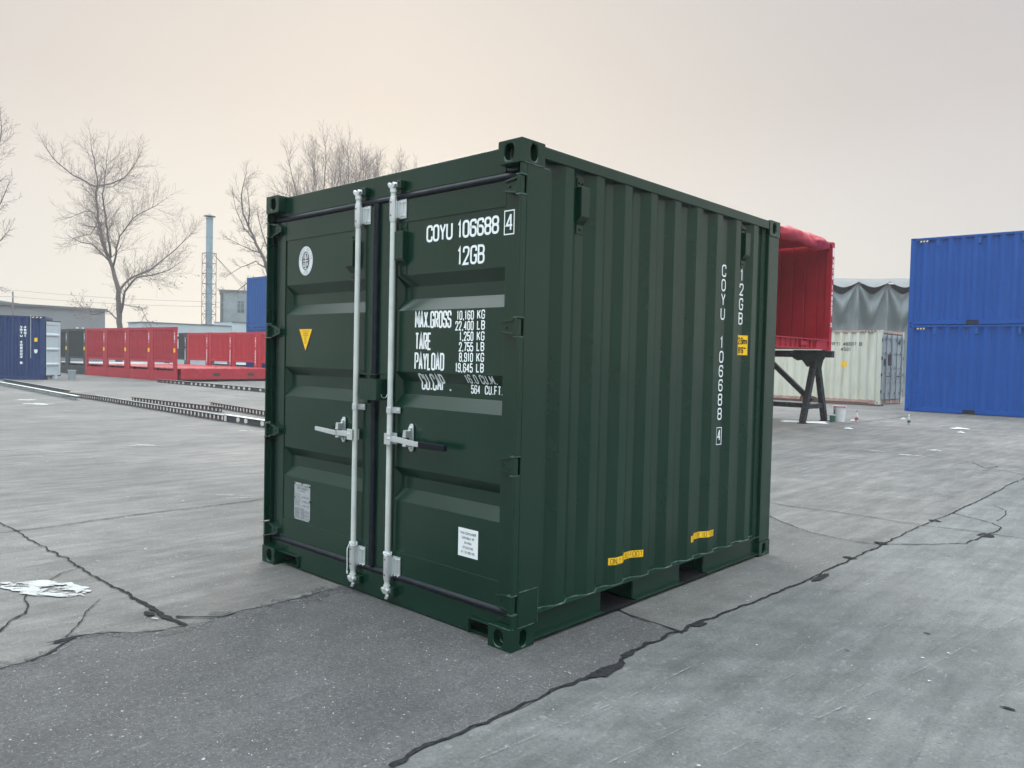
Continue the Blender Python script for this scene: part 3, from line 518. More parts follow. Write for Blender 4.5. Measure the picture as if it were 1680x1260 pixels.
# ================================================================== HERO CONTAINER
H_, WID, LEN = 2.591, 2.438, 2.991
hero = thing('shipping_container', (0, 0, 0), 'dark green ten foot shipping container with white lettering and steel locking bars', 'shipping container')
def cx(x, yp): return x + (x - 2.615) / 2.898 * (yp - .04)
for sx, X in ((1, 0), (-1, -WID)):
    for sy, Y in ((-1, 0), (1, LEN)):
        for Z in (0, H_ - .118): casting(sx, sy, parent=hero, loc=(X, Y, Z))
XC = -WID / 2
HZ = [2.364, 1.652, .950, .241]        # hinge heights
def slot_segments():
    zs = []; z = .118
    for hz in reversed(HZ): zs.append((z, hz - .05)); z = hz + .05
    zs.append((z, H_ - .118)); return zs
for sx, X in ((1, 0), (-1, -WID)):
    s = -sx
    mb = MB()
    def bx(x0, x1, y0, y1, z0, z1): a, b_ = sorted((X + s * x0, X + s * x1)); mb.box(a, b_, y0, y1, z0, z1)
    bx(.0025, .014, .047, .224, .200, H_ - .1185)
    bx(.0025, .014, .047, .177, .1185, .1998)
    for z0, z1 in slot_segments(): bx(.0025, .014, .004, .0468, z0 + .0005, z1 - .0005)
    bx(.0142, .05, .10, .112, .12, H_ - .12); bx(.0502, .062, .06, .112, .12, H_ - .12)
    bx(.0142, .10, .212, .224, .21, H_ - .12)
    mb.build('corner_post', GREEN, hero, bevel=.0035)
    mb = MB(); a, b_ = sorted((X - s * .0005, X + s * .0022)); mb.box(a, b_, .05, .2, .1195, .302) 
    if sx == 1: mb.build('reinforcing_plate', GREEN, hero, bevel=.001)
    mb = MB()
    a, b_ = sorted((X + s * .003, X + s * .09)); mb.box(a, b_, LEN - .178, LEN - .003, .119, H_ - .119)
    mb.build('corner_post', GREEN, hero, bevel=.006)
    # rails
    mb = MB(); a, b_ = sorted((X + s * .004, X + s * .064)); mb.box(a, b_, .178, LEN - .178, 2.519, 2.582); mb.build('top_rail', GREEN, hero, bevel=.004)
    mb = MB()
    def seg(y0, y1):
        a, b_ = sorted((X + s * .035, X + s * .041)); mb.box(a, b_, y0, y1, .033, .159)
    seg(.178, .806); seg(1.139, 1.688); seg(2.010, LEN - .178)
    a, b_ = sorted((X + s * .004, X + s * .10)); mb.box(a, b_, .178, LEN - .178, .1592, .166)
    for y0, y1 in ((.178, .800), (1.145, 1.682), (2.016, LEN - .178)):
        a, b_ = sorted((X + s * .006, X + s * .08)); mb.box(a, b_, y0, y1, .024, .0328)
    for y in (.806, 1.133, 1.688, 2.004):
        a, b_ = sorted((X + s * .0412, X + s * .5)); mb.box(a, b_, y, y + .006, .034, .158)
    mb.build('bottom_rail', GREEN, hero, bevel=.0015)
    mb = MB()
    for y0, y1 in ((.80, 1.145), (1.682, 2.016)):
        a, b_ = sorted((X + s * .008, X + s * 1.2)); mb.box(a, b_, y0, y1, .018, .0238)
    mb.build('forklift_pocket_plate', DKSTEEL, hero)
# header and sill
mb = MB(); mb.box(-2.276, -.162, .058, .12, 2.445, 2.580); mb.box(-2.36, -2.2765, .062, .12, 2.452, 2.4725); mb.box(-.1615, -.078, .062, .12, 2.452, 2.4725); hd = mb.build('door_header', GREEN, hero, bevel=.005)
mb = MB()
mb.box(-2.045, -.348, .056, .062, .012, .16); mb.box(-2.276, -2.0455, .056, .062, .098, .16); mb.box(-.3475, -.162, .056, .062, .098, .16)
mb.box(-2.276, -2.04, .035, .055, .0925, .0985); mb.box(-.354, -.155, .03, .055, .0925, .0985); mb.box(-2.048, -2.042, .04, .0555, .013, .092); mb.box(-.354, -.348, .04, .0555, .013, .092)
mb.box(-2.37, -.07, .0625, .14, .1605, .172); mb.box(-2.25, -.19, .0625, .14, .013, .019)
mb.box(-2.4, -2.2765, .058, .062, .12, .16); mb.box(-.1615, -.04, .058, .062, .12, .16)
mb.build('door_sill', GREEN, hero, bevel=.0015)
# side walls (corrugated) with stickers, lettering, ventilators
PHASE, PITCH = .433, .27665
prof, fprof = corr(.2245, LEN - .178, PITCH, PHASE, .012, .048)
for X, s in ((0, -1), (-WID, 1)):
    mb = MB(); sheet(mb, prof, lambda u, d, z: (X + s * d, u, z), .1662, 2.53)
    mb.box(*sorted((X + s * .05, X + s * .2)), .2246, .30, 2.4, 2.52)
    sw = mb.build('side_wall', GREEN, hero, bevel=.004, seg=2)
    mb = MB(); e = []
    for (u0, d0), (u1, d1) in zip(prof, prof[1:]):
        k = max(1, int(abs(u1 - u0) / .02))
        for j in range(k): t = j / k; e.append((X + s * (d0 + (d1 - d0) * t - .002), u0 + (u1 - u0) * t, .1675 + .003 * noise.noise(Vector((u0 * 9 + t, 0, 3)))))
    mb.tube(e, [.0035 * (1 + .5 * noise.noise(Vector((p[1] * 21, 0, 0)))) for p in e], 5); mb.build('weld_seam', GREENW, sw, smooth=True)
    if s == -1:
        wall = sw
def FS(u, v, e):   # side wall surface: u = y, v = z
    d0, d1 = fprof(u - .002), fprof(u + .002); n_ = Vector((1, -(-(d1 - d0) / .004), 0)).normalized() if True else 0
    return (-fprof(u) + .0012 + e * 1.2, u, v)
mb = MB(); th = .0105; e0 = .0015
vtext(mb, 'COYU 106688', 2.196, 2.190, .1015, .062, .086, th, FS, step=.01)
vtext(mb, '4', 2.196, 1.022, .1, .045, .082, .011, FS, step=.01)
rectline(mb, 2.162, 2.230, .914, 1.034, .005, FS, .0013, .01)
vtext(mb, '12GB', 2.470, 2.185, .106, .062, .088, th, FS, step=.01)
mb.build('identification_lettering', WHITE, wall, merge=False)
def sticker(u0, u1, v0, v1, lines, name, F, m=YEL, ink=BLK, border=None, th=.005, nu=24, parent=wall, ww=None):
    us = sorted({u0, u1} | {q[0] for q in prof if u0 < q[0] < u1}); mb = MB()
    for a, b_ in zip(us, us[1:]): patch(mb, a, b_, v0, v1, F, .0015, 1)
    st = mb.build(name, m, parent, merge=False)
    mb = MB()
    for s_, a, b_, c, d in lines: text(mb, s_, a, b_, c, d, th, F, step=.003, eps0=.0030)
    if border: rectline(mb, u0 + border / 2, u1 - border / 2, v0 + border / 2, v1 - border / 2, border, F, .003, .003)
    mb.build('printed_text', ink, parent, merge=False)
sticker(.870, 1.205, .288, .331, [('ONLY FOR 10 FOOT', .880, 1.195, .293, .326)], 'yellow_sticker', FS, th=.0030, nu=60)
sticker(1.785, 2.12, .281, .324, [('ONLY FOR 10 FOOT', 1.795, 2.110, .286, .319)], 'yellow_sticker', FS, th=.0030, nu=60)
sticker(2.428, 2.552, 1.552, 1.706, [('2.6m', 2.438, 2.542, 1.634, 1.686), ("8'6\"", 2.444, 2.536, 1.568, 1.616)], 'height_sticker', FS, border=.004, th=.008, nu=30)
def ventilator(parent, P, name='ventilator', w_=.075, h=.20, m=GREEN):
    """P(u,v,d): u along wall, v up, d outwards; base at d=0"""
    mb = MB()
    def ad(vs, fs): mb.add([P(*v) for v in vs], fs)
    w2 = w_ / 2
    ad([(-w2, -.10, 0), (w2, -.10, 0), (w2, .10, 0), (-w2, .10, 0), (-w2, -.06, .042), (w2, -.06, .042), (w2, .10, .042), (-w2, .10, .042)], [(3, 2, 1, 0), (4, 5, 6, 7), (0, 1, 5, 4), (1, 2, 6, 5), (2, 3, 7, 6), (3, 0, 4, 7)])
    for q in (-1, 1):
        c = q * .125
        ad([(-w2 * .8, c - .025, .001), (w2 * .8, c - .025, .001), (w2 * .8, c + .025, .001), (-w2 * .8, c + .025, .001), (-w2 * .8, c - .025, .006), (w2 * .8, c - .025, .006), (w2 * .8, c + .025, .006), (-w2 * .8, c + .025, .006)], [(3, 2, 1, 0), (4, 5, 6, 7), (0, 1, 5, 4), (1, 2, 6, 5), (2, 3, 7, 6), (3, 0, 4, 7)])
        for du in ((-.016, .016) if q > 0 else (0,)):
            mb.tube([P(du, c, .006), P(du, c, .014)], .008, 6)
    return mb.build(name, m, parent, bevel=.003)
ventilator(wall, lambda u, v, d: (-.0478 + d, .532 + u, 2.335 + v))
ventilator(wall, lambda u, v, d: (-.0478 + d, 2.473 + u, 2.345 + v))
# rear wall, roof, floor
prof2, _ = corr(-WID + .09, -.09, .25, -.2, .012, .048)
mb = MB(); sheet(mb, prof2, lambda u, d, z: (u, LEN - d, z), .12, H_ - .1); mb.box(-WID + .162, -.162, LEN - .06, LEN - .004, 2.5, 2.58); mb.box(-WID + .162, -.162, LEN - .06, LEN - .004, .02, .15); mb.build('rear_wall', GREEN, hero)
mb = MB(); prof3, _ = corr(.12, LEN - .06, .22, .3, 0, .02)
o = len(mb.v)
for u, d in prof3: mb.v.append((-WID + .05, u, 2.565 - d)); mb.v.append((-.05, u, 2.565 - d))
for i in range(len(prof3) - 1): mb.f.append((o + 2 * i, o + 2 * i + 1, o + 2 * i + 3, o + 2 * i + 2))
mb.build('roof', GREEN, hero)
mb = MB(); mb.box(-WID + .10, -.10, .13, LEN - .06, .13, .158)
for y in (.35, .62, 1.3, 1.55, 2.2, 2.5): mb.box(-WID + .10, -.10, y, y + .04, .03, .1298)
mb.build('floor', FLOORP, hero)
mb = MB()
for pts in ([(.0008, .05, .303), (.0008, .2, .304), (.0008, .2, .12)], [(.0006, .045, .1205), (.0006, .1, .1185), (.0006, .176, .1195)], [(-.03, -.0005, .1195), (-.012, .001, .119), (.0, .02, .119)], [(-.162, .004, .1185), (-.10, .001, .1195), (-.03, .0, .119)], [(.0002, .178, 2.4725), (.0002, .10, 2.472), (.0002, .02, 2.472)]):
    q = []
    for a, b_ in zip(pts, pts[1:]):
        for j in range(12): t_ = j / 12; q.append((a[0] + (b_[0] - a[0]) * t_, a[1] + (b_[1] - a[1]) * t_, a[2] + (b_[2] - a[2]) * t_ + .0016 * noise.noise(Vector((a[1] * 30 + t_ * 9, b_[2] * 11, 2)))))
    q.append(pts[-1]); mb.tube(q, [.0022 * (1 + .6 * noise.noise(Vector((p[1] * 60, p[2] * 40, p[0] * 50)))) for p in q], 5)
mb.build('post_weld', GREENW, hero, smooth=True)
# doors
YD, YP = .055, .060
COR = [(1.966, 1.900, 1.828, 1.759), (1.402, 1.345, 1.270, 1.197), (.838, .780, .710, .637)]
def door(x0, x1, px0, px1, label):
    d = bpy.data.objects.new('door', None); C.objects.link(d); d.parent = hero; d['label'] = label
    mb = MB(); zb, zt = .200, 2.408; pb, pt = .331, 2.274
    mb.box(x0, px0, YD, .10, zb, zt); mb.box(px1, x1, YD, .10, zb, zt); mb.box(px0, px1, YD, .0595, pt, zt); mb.box(px0, px1, YD, .0595, zb, pb)
    mb.build('door_frame', GREEN, d, bevel=.003)
    mb = MB(); z = pt + .003; X0, X1 = px0 - .002, px1 + .002
    for a, b_, c, e in COR:
        mb.quad((X0, YP, z), (X1, YP, z), (X1, YP, a), (X0, YP, a)); dep = YP + .040; ix0, ix1 = px0 + .030, px1 - .030
        o_ = [(X0, YP, a), (X1, YP, a), (X1, YP, e), (X0, YP, e)]; i_ = [(ix0, dep, b_), (ix1, dep, b_), (ix1, dep, c), (ix0, dep, c)]
        mb.add(o_ + i_, [(0, 1, 5, 4), (1, 2, 6, 5), (2, 3, 7, 6), (3, 0, 4, 7), (4, 5, 6, 7)]); z = e
    mb.quad((X0, YP, z), (X1, YP, z), (X1, YP, pb - .003), (X0, YP, pb - .003))
    mb.build('door_panel', GREEN, d)
    mb = MB()   # gasket strips: top, bottom, both sides
    gx0, gx1 = (x0 - .022, x1 + .021); gl_, gr_ = (.022, 0) if x0 < -2 else (0, .028)
    for (a, b_, c, e, f, g_) in ((gx0, gx1, .042, .075, zt + .001, zt + .036), (gx0, gx1, .040, .075, zb - .036, zb - .001)):
        mb.prism([(c + .008, f), (c, f + .008), (c, g_ - .014), (c + .012, g_), (e, g_), (e, f)], 'x', a, b_)
    mb.prism([(x0 - .001, .075), (x0 - .001, .04 + gl_), (x0 - .008, .032 + gl_), (x0 - .022, .032 + gl_), (x0 - .022, .075)], 'z', zb - .0005, zt + .0005)
    mb.prism([(x1 + .001, .075), (x1 + .001, .04 + gr_), (x1 + .008, .032 + gr_), (x1 + .0205, .032 + gr_), (x1 + .0205, .075)], 'z', zb - .0005, zt + .0005)
    mb.build('door_gasket', RUBBER, d, bevel=.004)
    return d
dL = door(-2.355, XC - .022, -2.262, -1.335, 'left door with round emblem, yellow triangle and data plate')
dR = door(XC + .022, -.052, -1.035, -.150, 'right door with white weight lettering')
def hinge(z, side, parent):
    s = -1 if side == 1 else 1; X = 0 if side == 1 else -WID       # s: direction into the container face
    mb = MB()
    def pr(poly, y0, y1):
        p = [(X + s * u, v) for u, v in poly]; mb.prism(p, 'y', y0, y1)
    pr([(.028, z - .042), (.060, z - .042), (.135, z - .026), (.148, z - .018), (.148, z + .020), (.135, z + .030), (.060, z + .044), (.028, z + .044)], .030, .0545)
    a, b_ = sorted((X + s * .008, X + s * .030)); mb.box(a, b_, .002, .035, z - .043, z + .043)
    pr([(.05, z + .030), (.135, z + .022), (.135, z + .031), (.05, z + .045)], .020, .0298); pr([(.05, z - .030), (.135, z - .018), (.135, z - .027), (.05, z - .043)], .020, .0298)
    mb.tube([(X + s * .108, .030, z), (X + s * .108, .024, z)], .008, 8)
    mb.build('hinge', GREEN, parent, bevel=.002)
    mb = MB()
    for q in (-1, 1):
        a, b_ = sorted((X + s * .0005, X + s * .034)); mb.box(a, b_, .0, .045, z + q * .049 - .0035, z + q * .049 + .0035)
    mb.build('hinge_lug', GREENW if side == 1 else GREEN, parent, bevel=.001)
for z in HZ: hinge(z, 1, dR); hinge(z - .006, -1, dL)
def rod(x, parent):
    y = .020
    mb = MB(); mb.tube([(x, y, .125), (x, y, 2.455)], .0165, 20, True); mb.tube([(x, y, .10), (x, y, .127)], .021, 16); mb.tube([(x, y, 2.45), (x, y, 2.47)], .021, 16)
    mb.build('locking_bar', GALV, parent, smooth=False, bevel=.0)
    for z0, z1 in ((2.292, 2.412), (.168, .305)):
        mb = MB(); mb.tube([(x, y, z0), (x, y, z1)], .0225, 20); mb.tube([(x, y, z0 - .014), (x, y, z0)], .0205, 20); mb.tube([(x, y, z1), (x, y, z1 + .012)], .0205, 20)
        a = x + .028; mb.box(x, a, .035, .0485, z0 + .01, z1 - .01); mb.box(a - .01, x + .085, .0462, .0545, z0 + .004, z1 - .004); mb.box(x + .052, x + .062, .0395, .046, z0 + .02, z1 - .02)
        for dz in (.02, (z1 - z0) - .02):
            for dx in (.042, .072): mb.tube([(x + dx, .0462, z0 + dz), (x + dx, .039, z0 + dz)], .0065, 8)
        mb.build('bar_bracket', ZINC, parent, bevel=.0018)
        mb = MB()
        for dz in (.022, (z1 - z0) - .022): mb.tube([(x + .004, y - .0222, z0 + dz), (x + .004, y - .0255, z0 + dz)], .0042, 8)
        mb.build('rivet', BOLT, parent)
    mb = MB(); z = 1.172; mb.tube([(x, y, z - .018), (x, y, z + .018)], .0215, 16); mb.box(x, x + .062, .043, .052, z - .018, z + .018); mb.box(x + .0, x + .02, .02, .05, z - .018, z + .018)
    mb.tube([(x + .045, .043, z), (x + .045, .036, z)], .007, 8)
    mb.build('bar_clamp', ZINC, parent, bevel=.0015)
    # cams and keepers
    for zc, sg in ((2.492, 1), (.095, -1)):
        mb = MB()
        mb.prism([(x - .030, zc - .008), (x - .012, zc - .022), (x + .020, zc - .018), (x + .030, zc + .004), (x + .014, zc + .016), (x - .010, zc + .006), (x - .026, zc + .018), (x - .040, zc + .010)], 'y', .002, .018)
        mb.prism([(x - .018, zc - .016), (x + .026, zc - .020), (x + .030, zc + .012), (x - .006, zc + .022)], 'y', .0205, .034)
        mb.tube([(x, y, zc - sg * .028), (x, y, zc)], [.019, .013], 12)
        if sg < 0: mb.prism([(x - .004, zc - .052), (x + .018, zc - .050), (x + .030, zc - .026), (x + .008, zc - .014)], 'y', .004, .016)
        mb.build('bar_cam', ZINC, parent, bevel=.003)
        mb = MB(); mb.box(x + .018, x + .060, .020, .0555, zc - .022, zc - .012); mb.box(x + .018, x + .060, .020, .0555, zc + .014, zc + .024); mb.box(x + .052, x + .066, .018, .0555, zc - .024, zc + .026)
        mb.box(x - .04, x - .03, .03, .0555, zc - .02, zc + .022)
        mb.build('cam_keeper', GREEN, parent, bevel=.003)
RX1, RX2 = -1.372, -1.030
rod(RX1, dL); rod(RX2, dR)
def cord(x, parent, tail):
    mb = MB(); pts = []
    for i in range(30): t = i / 29 * 4 * math.pi; pts.append((x + .024 * math.cos(t), .02 + .024 * math.sin(t), .310 + .010 * math.sin(t * .7) + .004 * (i % 3)))
    mb.tube(pts, .0032, 5)
    if tail: mb.tube([(x - .022, .005, .31), (x - .030, -.004, .28), (x - .031, -.004, .22), (x - .030, -.003, .17), (x - .034, -.002, .145), (x - .038, .0, .125), (x - .030, .0, .120), (x - .026, -.003, .14)], .003, 5)
    else: mb.tube([(x + .02, -.002, .315), (x + .032, .004, .325), (x + .036, .01, .30)], .003, 5)
    mb.build('tie_cord', STICK, parent, smooth=True)
cord(RX1, dL, True); cord(RX2, dR, False)
# handles
def handle(x, dirn, zc, xr, xe, grip, parent):
    y = .020; mb = MB()
    a, b_ = sorted((x - dirn * .012, x + dirn * .045)); mb.box(a, b_, -.012, .0, zc - .035, zc + .032); mb.box(a, b_, .036, .044, zc - .035, zc + .032)
    mb.tube([(x + dirn * .028, -.018, zc), (x + dirn * .028, .046, zc)], .007, 10)
    a, b_ = sorted((x + dirn * .038, xr)); mb.prism([(x + dirn * .032, zc - .016), (xr, zc - .020), (xr, zc + .012), (x + dirn * .032, zc + .018)], 'y', -.0005, .012)
    p = xr + dirn * .10; mb.prism([(xr, zc - .020), (p, zc - .024), (p, zc + .006), (xr, zc + .012)], 'y', -.016, -.0045) if grip else mb.prism([(xr, zc - .018), (xe, zc - .004), (xe, zc + .022), (xr - .03, zc + .014), (xr, zc + .012)], 'y', -.016, -.004)
    mb.box(*sorted((xr - dirn * .004, xr + dirn * .004)), -.016, .012, zc - .018, zc + .010)
    if grip: q = xe; mb.prism([(p, zc - .024), (q, zc - .020), (q, zc + .004), (p, zc + .006)], 'y', -.014, -.006)
    mb.build('handle', ZINC, parent, bevel=.003)
    if grip:
        mb = MB(); p2 = xr + dirn * .13; mb.prism([(p2, zc - .028), (xe + .01, zc - .026), (xe + .01, zc + .008), (p2, zc + .009)], 'y', -.022, .002); mb.build('handle_grip', GRIP, parent, bevel=.005)
    mb = MB(); xr2 = xr - dirn * .01     # retainer plate
    pl = [(xr2 + .020 * math.cos(t), zc + .015 + (.062 if math.sin(t) > 0 else -.062) + .020 * math.sin(t)) for t in [i * math.pi / 6 for i in range(12)]]
    mb.prism(pl, 'y', .046, .0545); mb.tube([(xr2, .046, zc + .070), (xr2, .032, zc + .070)], .011, 10); mb.tube([(xr2, .046, zc - .042), (xr2, .036, zc - .042)], .011, 10)
    mb.prism([(xr2 - .016, zc + .018), (xr2 + .014, zc + .018), (xr2 + .014, zc + .058), (xr2 - .008, zc + .062)], 'y', -.006, .040)
    mb.prism([(xr2 - .018, zc - .034), (xr2 + .016, zc - .034), (xr2 + .016, zc - .022), (xr2 - .018, zc - .022)], 'y', -.004, .0458)
    mb.build('handle_retainer', ZINC, parent, bevel=.0025)
handle(RX2, 1, 1.005, -.855, -.515, True, dR)
handle(RX1, -1, 1.000, -1.545, -1.765, False, dL)
# lock box
lb = bpy.data.objects.new('lock_box', None); C.objects.link(lb); lb.parent = hero
mb = MB(); mb.box(-1.262, -1.092, -.036, -.031, 1.226, 1.352); mb.box(-1.262, -1.092, -.0308, .054, 1.347, 1.352); mb.box(-1.262, -1.257, -.0308, .054, 1.226, 1.3468); mb.box(-1.097, -1.092, -.0308, .054, 1.226, 1.3468)
mb.build('box_shell', GREEN, lb, bevel=.0015)
mb = MB(); mb.box(-1.345, -1.2625, .048, .0545, 1.235, 1.382); mb.box(-1.345, -1.17, .020, .0545, 1.375, 1.381); mb.box(-1.345, -1.339, .02, .0478, 1.235, 1.3748); mb.box(-1.30, -1.265, .03, .0545, 1.198, 1.232)
mb.box(-1.088, -1.045, .046, .0545, 1.22, 1.356); mb.build('box_bracket', GREEN, lb, bevel=.001)
mb = MB(); mb.tube([(-1.0915, .045 - .022 + .022 * math.cos(t), 1.262 - .022 * math.sin(t)) for t in [i * math.pi / 8 for i in range(9)]], .0025, 6); mb.build('box_eye', ZINC, lb)
ventilator(dL, lambda u, v, d: (-1.462 + u, YP - d, 2.108 + v)); ventilator(dR, lambda u, v, d: (-.975 + u, YP - d, 2.120 + v))
# door lettering
def FD(u, v, e):   # door panel surface: u = x (measured at y .04), v = z
    y = YP
    for a, b_, c, e2 in COR:
        if e2 < v < a: y = YP + .040 * ((a - v) / (a - b_) if v > b_ else (1 if v > c else (v - e2) / (c - e2)))
    return (cx(u, YP), y - e, v)
def FDs(u, v, e): return (cx(u, YD), YD - e, v)
mb = MB(); T = .0138
text(mb, 'COYU 106688', -.752, -.183, 2.141, 2.237, T, FD, gap=.38)
text(mb, '4', -.136, -.086, 2.146, 2.236, .0105, FDs); rectline(mb, -.145, -.078, 2.130, 2.250, .006, FDs, .0013)
text(mb, '12GB', -.492, -.284, 1.994, 2.096, .013, FD, gap=.45)
mb.build('number_lettering', WHITE, dR, merge=False)
mb = MB(); T = .0118; t2 = .0070
for s_, a, b_, c, e in (('MAX.GROSS', -.838, -.530, 1.655, 1.752), ('TARE', -.834, -.692, 1.530, 1.630), ('PAYLOAD', -.836, -.582, 1.416, 1.516), ('CU.CAP .', -.815, -.560, 1.300, 1.397)):
    text(mb, s_, a, b_, c, e, T, FD, gap=.55, step=.01)
for s_, a, b_, c, e in (('10,160', -.488, -.355, 1.697, 1.748), ('KG', -.330, -.272, 1.700, 1.750), ('22,400', -.498, -.355, 1.640, 1.692), ('LB', -.330, -.270, 1.643, 1.693), ('1,250', -.464, -.355, 1.583, 1.634), ('KG', -.330, -.272, 1.585, 1.635), ('2,755', -.466, -.355, 1.526, 1.577), ('LB', -.330, -.272, 1.529, 1.578),
                        ('8,910', -.464, -.355, 1.469, 1.520), ('KG', -.330, -.272, 1.471, 1.521), ('19,645', -.492, -.355, 1.412, 1.463), ('LB', -.330, -.272, 1.415, 1.464), ('16.0', -.428, -.335, 1.352, 1.402), ('CU.M.', -.315, -.196, 1.352, 1.402), ('564', -.405, -.335, 1.297, 1.346), ('CU.FT.', -.300, -.165, 1.297, 1.346)):
    text(mb, s_, a, b_, c, e, t2, FD, gap=.60, step=.01)
mb.build('weight_lettering', WHITE, dR, merge=False)
# stickers on doors
mb = MB(); patch(mb, -.440, -.287, .410, .565, FD, .0015); mb.build('stacking_sticker', STICK, dR, merge=False)
mb = MB()
for s_, a, b_, c in (('THIS CONTAINER', -.425, -.302, .532), ('CAPABLE OF', -.412, -.314, .506), ('8-HIGH', -.390, -.337, .480), ('STACKING', -.404, -.324, .454), ('AT 10.160 KG', -.416, -.313, .428)): text(mb, s_, a, b_, c, c + .0135, .0021, FD, gap=.4, eps0=.0022)
mb.build('sticker_text', PINK, dR, merge=False)
mb = MB(); mb.add([FD(-2.066, 1.668, .0015), FD(-1.880, 1.668, .0015), FD(-1.973, 1.496, .0015)], [(0, 1, 2)]); mb.build('warning_triangle_border', BLK, dL, merge=False)
mb = MB(); mb.add([FD(-2.050, 1.660, .002), FD(-1.896, 1.660, .002), FD(-1.973, 1.515, .002)], [(0, 1, 2)]); mb.build('warning_triangle', YEL, dL, merge=False)
mb = MB()
for s_, a, b_, c in (('ATTENTION', -2.016, -1.930, 1.642), ('CHARGE', -2.000, -1.946, 1.627), ('MAXIMUM', -2.004, -1.942, 1.613), ('SUR', -1.987, -1.959, 1.600), ('SOL', -1.987, -1.959, 1.587), ('KG', -1.983, -1.963, 1.574), ('MAX', -1.986, -1.960, 1.561)): text(mb, s_, a, b_, c, c + .0095, .0017, FD, gap=.4, eps0=.0024)
mb.build('triangle_text', INK2, dL, merge=False)
mb = MB(); patch(mb, -2.085, -1.890, .350, .606, FD, .002); pl = mb.build('data_plate', PLATE, dL, merge=False)
mb = MB(); random.seed(5)
text(mb, 'CONTAINER', -2.06, -1.915, .580, .592, .002, FD, eps0=.0026); text(mb, 'SAFETY APPROVAL', -2.05, -1.925, .562, .573, .0018, FD, eps0=.0026); text(mb, 'CSC', -2.02, -1.955, .544, .555, .0018, FD, eps0=.0026)
for r in range(6):
    z = .520 - r * .0145; text(mb, 'DATE GROSS'[:4 + r % 3], -2.075, -2.075 + random.uniform(.04, .07), z, z + .008, .0015, FD, eps0=.0026)
    if r % 2: text(mb, '10160 KG', -1.99, -1.905, z, z + .009, .0017, FD, eps0=.0026)
for r in range(8):
    z = .425 - r * .0088; text(mb, ('STACKING', 'RACKING', 'WEIGHT', 'MASS')[r % 4], -2.075, -2.02, z, z + .006, .0016, FD, eps0=.0026); text(mb, ('10160', '22400', '2.6', '564')[r % 4], -2.0, -1.96, z, z + .006, .0016, FD, eps0=.0026)
    if r % 3: text(mb, 'KG LB', -1.945, -1.905, z, z + .006, .0016, FD, eps0=.0026)
rectline(mb, -2.005, -1.95, .355, .43, .0012, FD, .0026)
mb.build('plate_text', PINK, dL, merge=False)
mb = MB()
for u, v in ((-2.078, .598), (-1.99, .602), (-1.897, .590), (-2.083, .50), (-1.892, .49), (-2.083, .356), (-1.895, .357)): p = FD(u, v, .002); mb.tube([p, (p[0], p[1] - .003, p[2])], .0065, 8)
mb.build('plate_rivet', BOLT, dL)
# round emblem
def disc(mb, uc, vc, ru, rv, e, n=48): mb.add([FD(uc + ru * math.cos(2 * math.pi * i / n), vc + rv * math.sin(2 * math.pi * i / n), e) for i in range(n)], [tuple(range(n))])
EU, EV = -1.985, 2.122
mb = MB(); disc(mb, EU, EV, .084, .098, .0014); em = mb.build('round_emblem', STICK, dL, merge=False)
ring = lambda r0, t_: [Vector((EU + r0 * .86 * math.cos(2 * math.pi * i / 40), EV + r0 * math.sin(2 * math.pi * i / 40))) for i in range(41)]
EMINK = mat('emblem_ink', (.22, .26, .30), .5)
EMD = mat('emblem_dark', (.08, .075, .10), .5)
mb = MB(); strip(mb, ring(.089, 0), .0022, FD, .0018, True); strip(mb, ring(.064, 0), .0018, FD, .0018, True)
def arc_text(s_, a0, a1, r, h):
    for i, c in enumerate(s_):
        if c == ' ': continue
        a = R(a0 + (a1 - a0) * i / max(1, len(s_) - 1)); cu, cv = EU + r * .86 * math.cos(a), EV + r * math.sin(a); ra = a - math.pi / 2 if a0 > a1 else a + math.pi / 2
        for p in GL[c][0]:
            q, cl = pen(p, h * .6, h, h * .25); q = [Vector((cu + (z.x - h * .3) * math.cos(ra) - (z.y - h / 2) * math.sin(ra), cv + (z.x - h * .3) * math.sin(ra) + (z.y - h / 2) * math.cos(ra))) for z in q]; strip(mb, q, .0022, FD, .0019, cl)
arc_text('BUREAU VERITAS', 170, 10, .077, .013); arc_text('1828', 252, 288, .077, .013)
mb.build('emblem_lettering', EMINK, dL, merge=False)
mb = MB(); disc(mb, EU, EV, .045, .062, .0020); mb.build('emblem_centre', EMD, dL, merge=False)
mb = MB()
for q in ([(-.030, 0), (.030, 0)], [(0, -.05), (0, .035), (-.012, .048)], [(-.022, .014), (-.022, .042), (-.006, .014), (-.006, .04)], [(.008, .012), (.022, .046), (.026, .014)], [(-.026, -.012), (-.026, -.036), (-.010, -.036), (-.010, -.012)], [(.012, -.012), (.012, -.036), (.026, -.014), (.026, -.034)], [(-.015, -.052), (.015, -.052)], [(-.008, .05), (.018, .052)]):
    strip(mb, [Vector((EU + a, EV + b_)) for a, b_ in q], .006, FD, .0026)
mb.build('emblem_figure', STICK, dL, merge=False)

